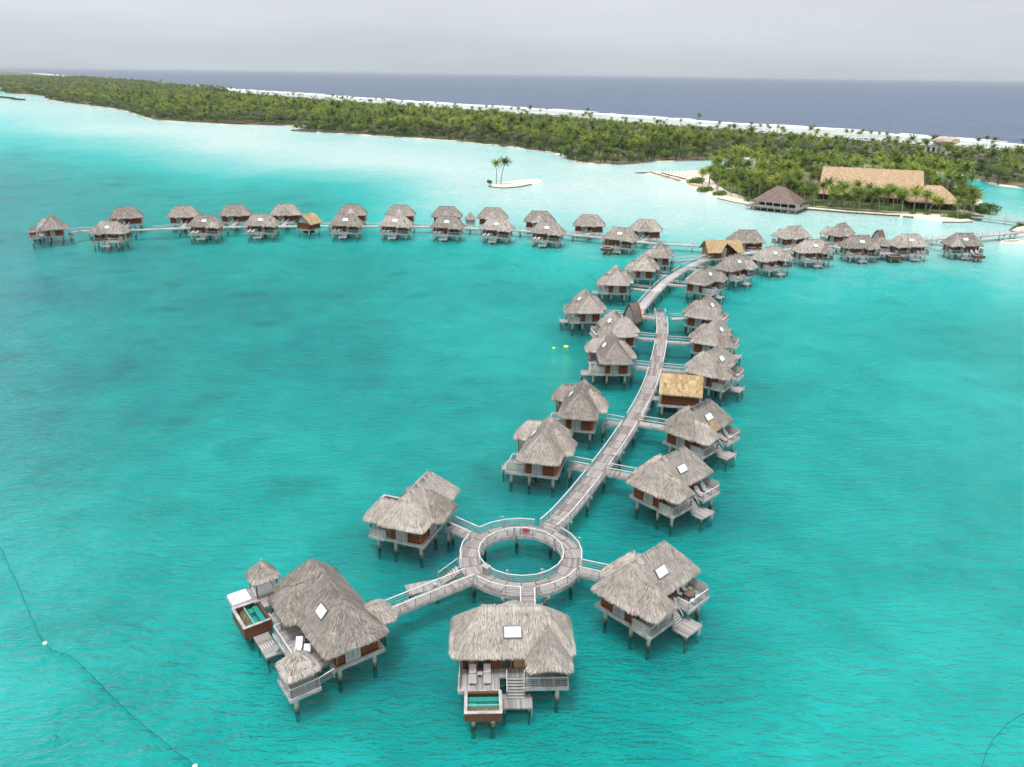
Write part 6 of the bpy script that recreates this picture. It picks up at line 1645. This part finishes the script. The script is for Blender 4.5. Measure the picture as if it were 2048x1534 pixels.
for i in ORDER:
    c = 'palm' if kind[i] < 4 else ('tree' if kind[i] < 7 else 'bush')
    if cnt[c] >= (300, 140, 140)[('palm', 'tree', 'bush').index(c)]: continue
    cnt[c] += 1; single[i] = True; k = int(kind[i])
    st = 'beside the channel behind the resort' if ix[i] > 75 else ('on the wooded point left of the resort' if ix[i] > 5 else ('on the island shore behind the sandbar' if ix[i] > -110 else 'on the island shore left of the sandbar'))
    if k < 4: plant('coconut_palm', PALM[k], ix[i], iy[i], .6, rot_[i], sc_[i], 'coconut palm ' + st, 'palm', 'palms ' + st)
    elif k == 5: plant('broadleaf_tree', TREE[0], ix[i], iy[i], .6, rot_[i], sc_[i], 'dense green broadleaf tree ' + st, 'tree', 'broadleaf trees ' + st)
    elif k == 6: plant('ironwood_tree', TREE[1], ix[i], iy[i], .6, rot_[i], sc_[i], 'wispy grey-green tree ' + st, 'tree', 'grey-green trees ' + st)
    else: plant('shore_bush', TREE[2 if k == 7 else 3], ix[i], iy[i], .6, rot_[i], sc_[i], ('dark green bush ' if k == 7 else 'grey-green scrub bush ') + st, 'bush', ('green bushes ' if k == 7 else 'grey scrub bushes ') + st)

def wood_mass(name, label, sel, meshes):
    """one object: a cloud of points carrying shared plant meshes"""
    n = int(sel.sum()); me = bpy.data.meshes.new(name); me.vertices.add(n)
    co = np.stack([ix[sel], iy[sel], np.full(n, .6)], -1).astype(np.float32); me.vertices.foreach_set('co', co.ravel())
    a = me.attributes.new('turn', 'FLOAT', 'POINT'); a.data.foreach_set('value', rot_[sel].astype(np.float32))
    a = me.attributes.new('size', 'FLOAT', 'POINT'); a.data.foreach_set('value', sc_[sel].astype(np.float32))
    a = me.attributes.new('kind_id', 'INT', 'POINT'); a.data.foreach_set('value', kind[sel].astype(np.int32))
    o = bpy.data.objects.new(name, me); COL.objects.link(o); tag(o, label, kind='stuff')
    ng = bpy.data.node_groups.new(name, 'GeometryNodeTree')
    ng.interface.new_socket('Geometry', in_out='INPUT', socket_type='NodeSocketGeometry'); ng.interface.new_socket('Geometry', in_out='OUTPUT', socket_type='NodeSocketGeometry')
    N, L = ng.nodes.new, ng.links.new; gi, go = N('NodeGroupInput'), N('NodeGroupOutput'); jn = N('GeometryNodeJoinGeometry')
    def named(nm, ty): q = N('GeometryNodeInputNamedAttribute'); q.data_type = ty; q.inputs[0].default_value = nm; return [s for s in q.outputs if s.enabled and s.name == 'Attribute'][0]
    turn, size, kid = named('turn', 'FLOAT'), named('size', 'FLOAT'), named('kind_id', 'INT')
    cx = N('ShaderNodeCombineXYZ'); L(turn, cx.inputs['Z']); cs = N('ShaderNodeCombineXYZ')
    for ax in 'XYZ': L(size, cs.inputs[ax])
    for k, objs in meshes.items():
        cm = N('FunctionNodeCompare'); cm.data_type = 'INT'; cm.operation = 'EQUAL'
        ii = [s for s in cm.inputs if s.enabled and s.type == 'INT']; L(kid, ii[0]); ii[1].default_value = k
        for ob in objs:
            oi = N('GeometryNodeObjectInfo'); oi.inputs['Object'].default_value = ob; oi.inputs['As Instance'].default_value = True; oi.transform_space = 'ORIGINAL'
            ip = N('GeometryNodeInstanceOnPoints'); L(gi.outputs[0], ip.inputs['Points']); L(cm.outputs[0], ip.inputs['Selection']); L(oi.outputs['Geometry'], ip.inputs['Instance']); L(cx.outputs[0], ip.inputs['Rotation']); L(cs.outputs[0], ip.inputs['Scale'])
            L(ip.outputs[0], jn.inputs[0])
    L(jn.outputs[0], go.inputs[0]); md = o.modifiers.new('plants', 'NODES'); md.node_group = ng
    return o
def source(mesh):
    for ob in COL.objects:
        if ob.data is mesh and ob.parent is not None: return ob
SRC = {}
for k in range(4): SRC[k] = [source(PALM[k][0]), source(PALM[k][1])]
for k in range(4): SRC[5 + k] = [source(TREE[k][1])]
wood_mass('palm_wood', 'mass of palms covering the long island behind its shore', (~single) & (kind < 4), {k: SRC[k] for k in range(4)})
wood_mass('broadleaf_wood', 'mass of broadleaf trees and undergrowth covering the islands', (~single) & (kind >= 5), {k: SRC[k] for k in range(5, 9)})

# ------------------------------------------------------------------ haze: even sea air round everything
def haze():
    b = MB(); b.box(-62000, 62000, -22000, 62000, -5.5, 57.5)
    me = b.mesh('haze', 'white'); me.materials.clear()
    m, nt, N, L = new_mat('sea_haze'); v = N('ShaderNodeVolumePrincipled'); v.inputs['Density'].default_value = 4.2e-5; v.inputs['Color'].default_value = (0.80, 0.86, 0.93, 1); v.inputs['Anisotropy'].default_value = 0.2
    out = N('ShaderNodeOutputMaterial'); L(v.outputs[0], out.inputs['Volume']); me.materials.append(m)
    o = bpy.data.objects.new('haze', me); COL.objects.link(o); tag(o, 'thin pale sea haze', kind='stuff')
haze()
print('objects', len(COL.objects), 'points', len(ix), 'palms', cnt)
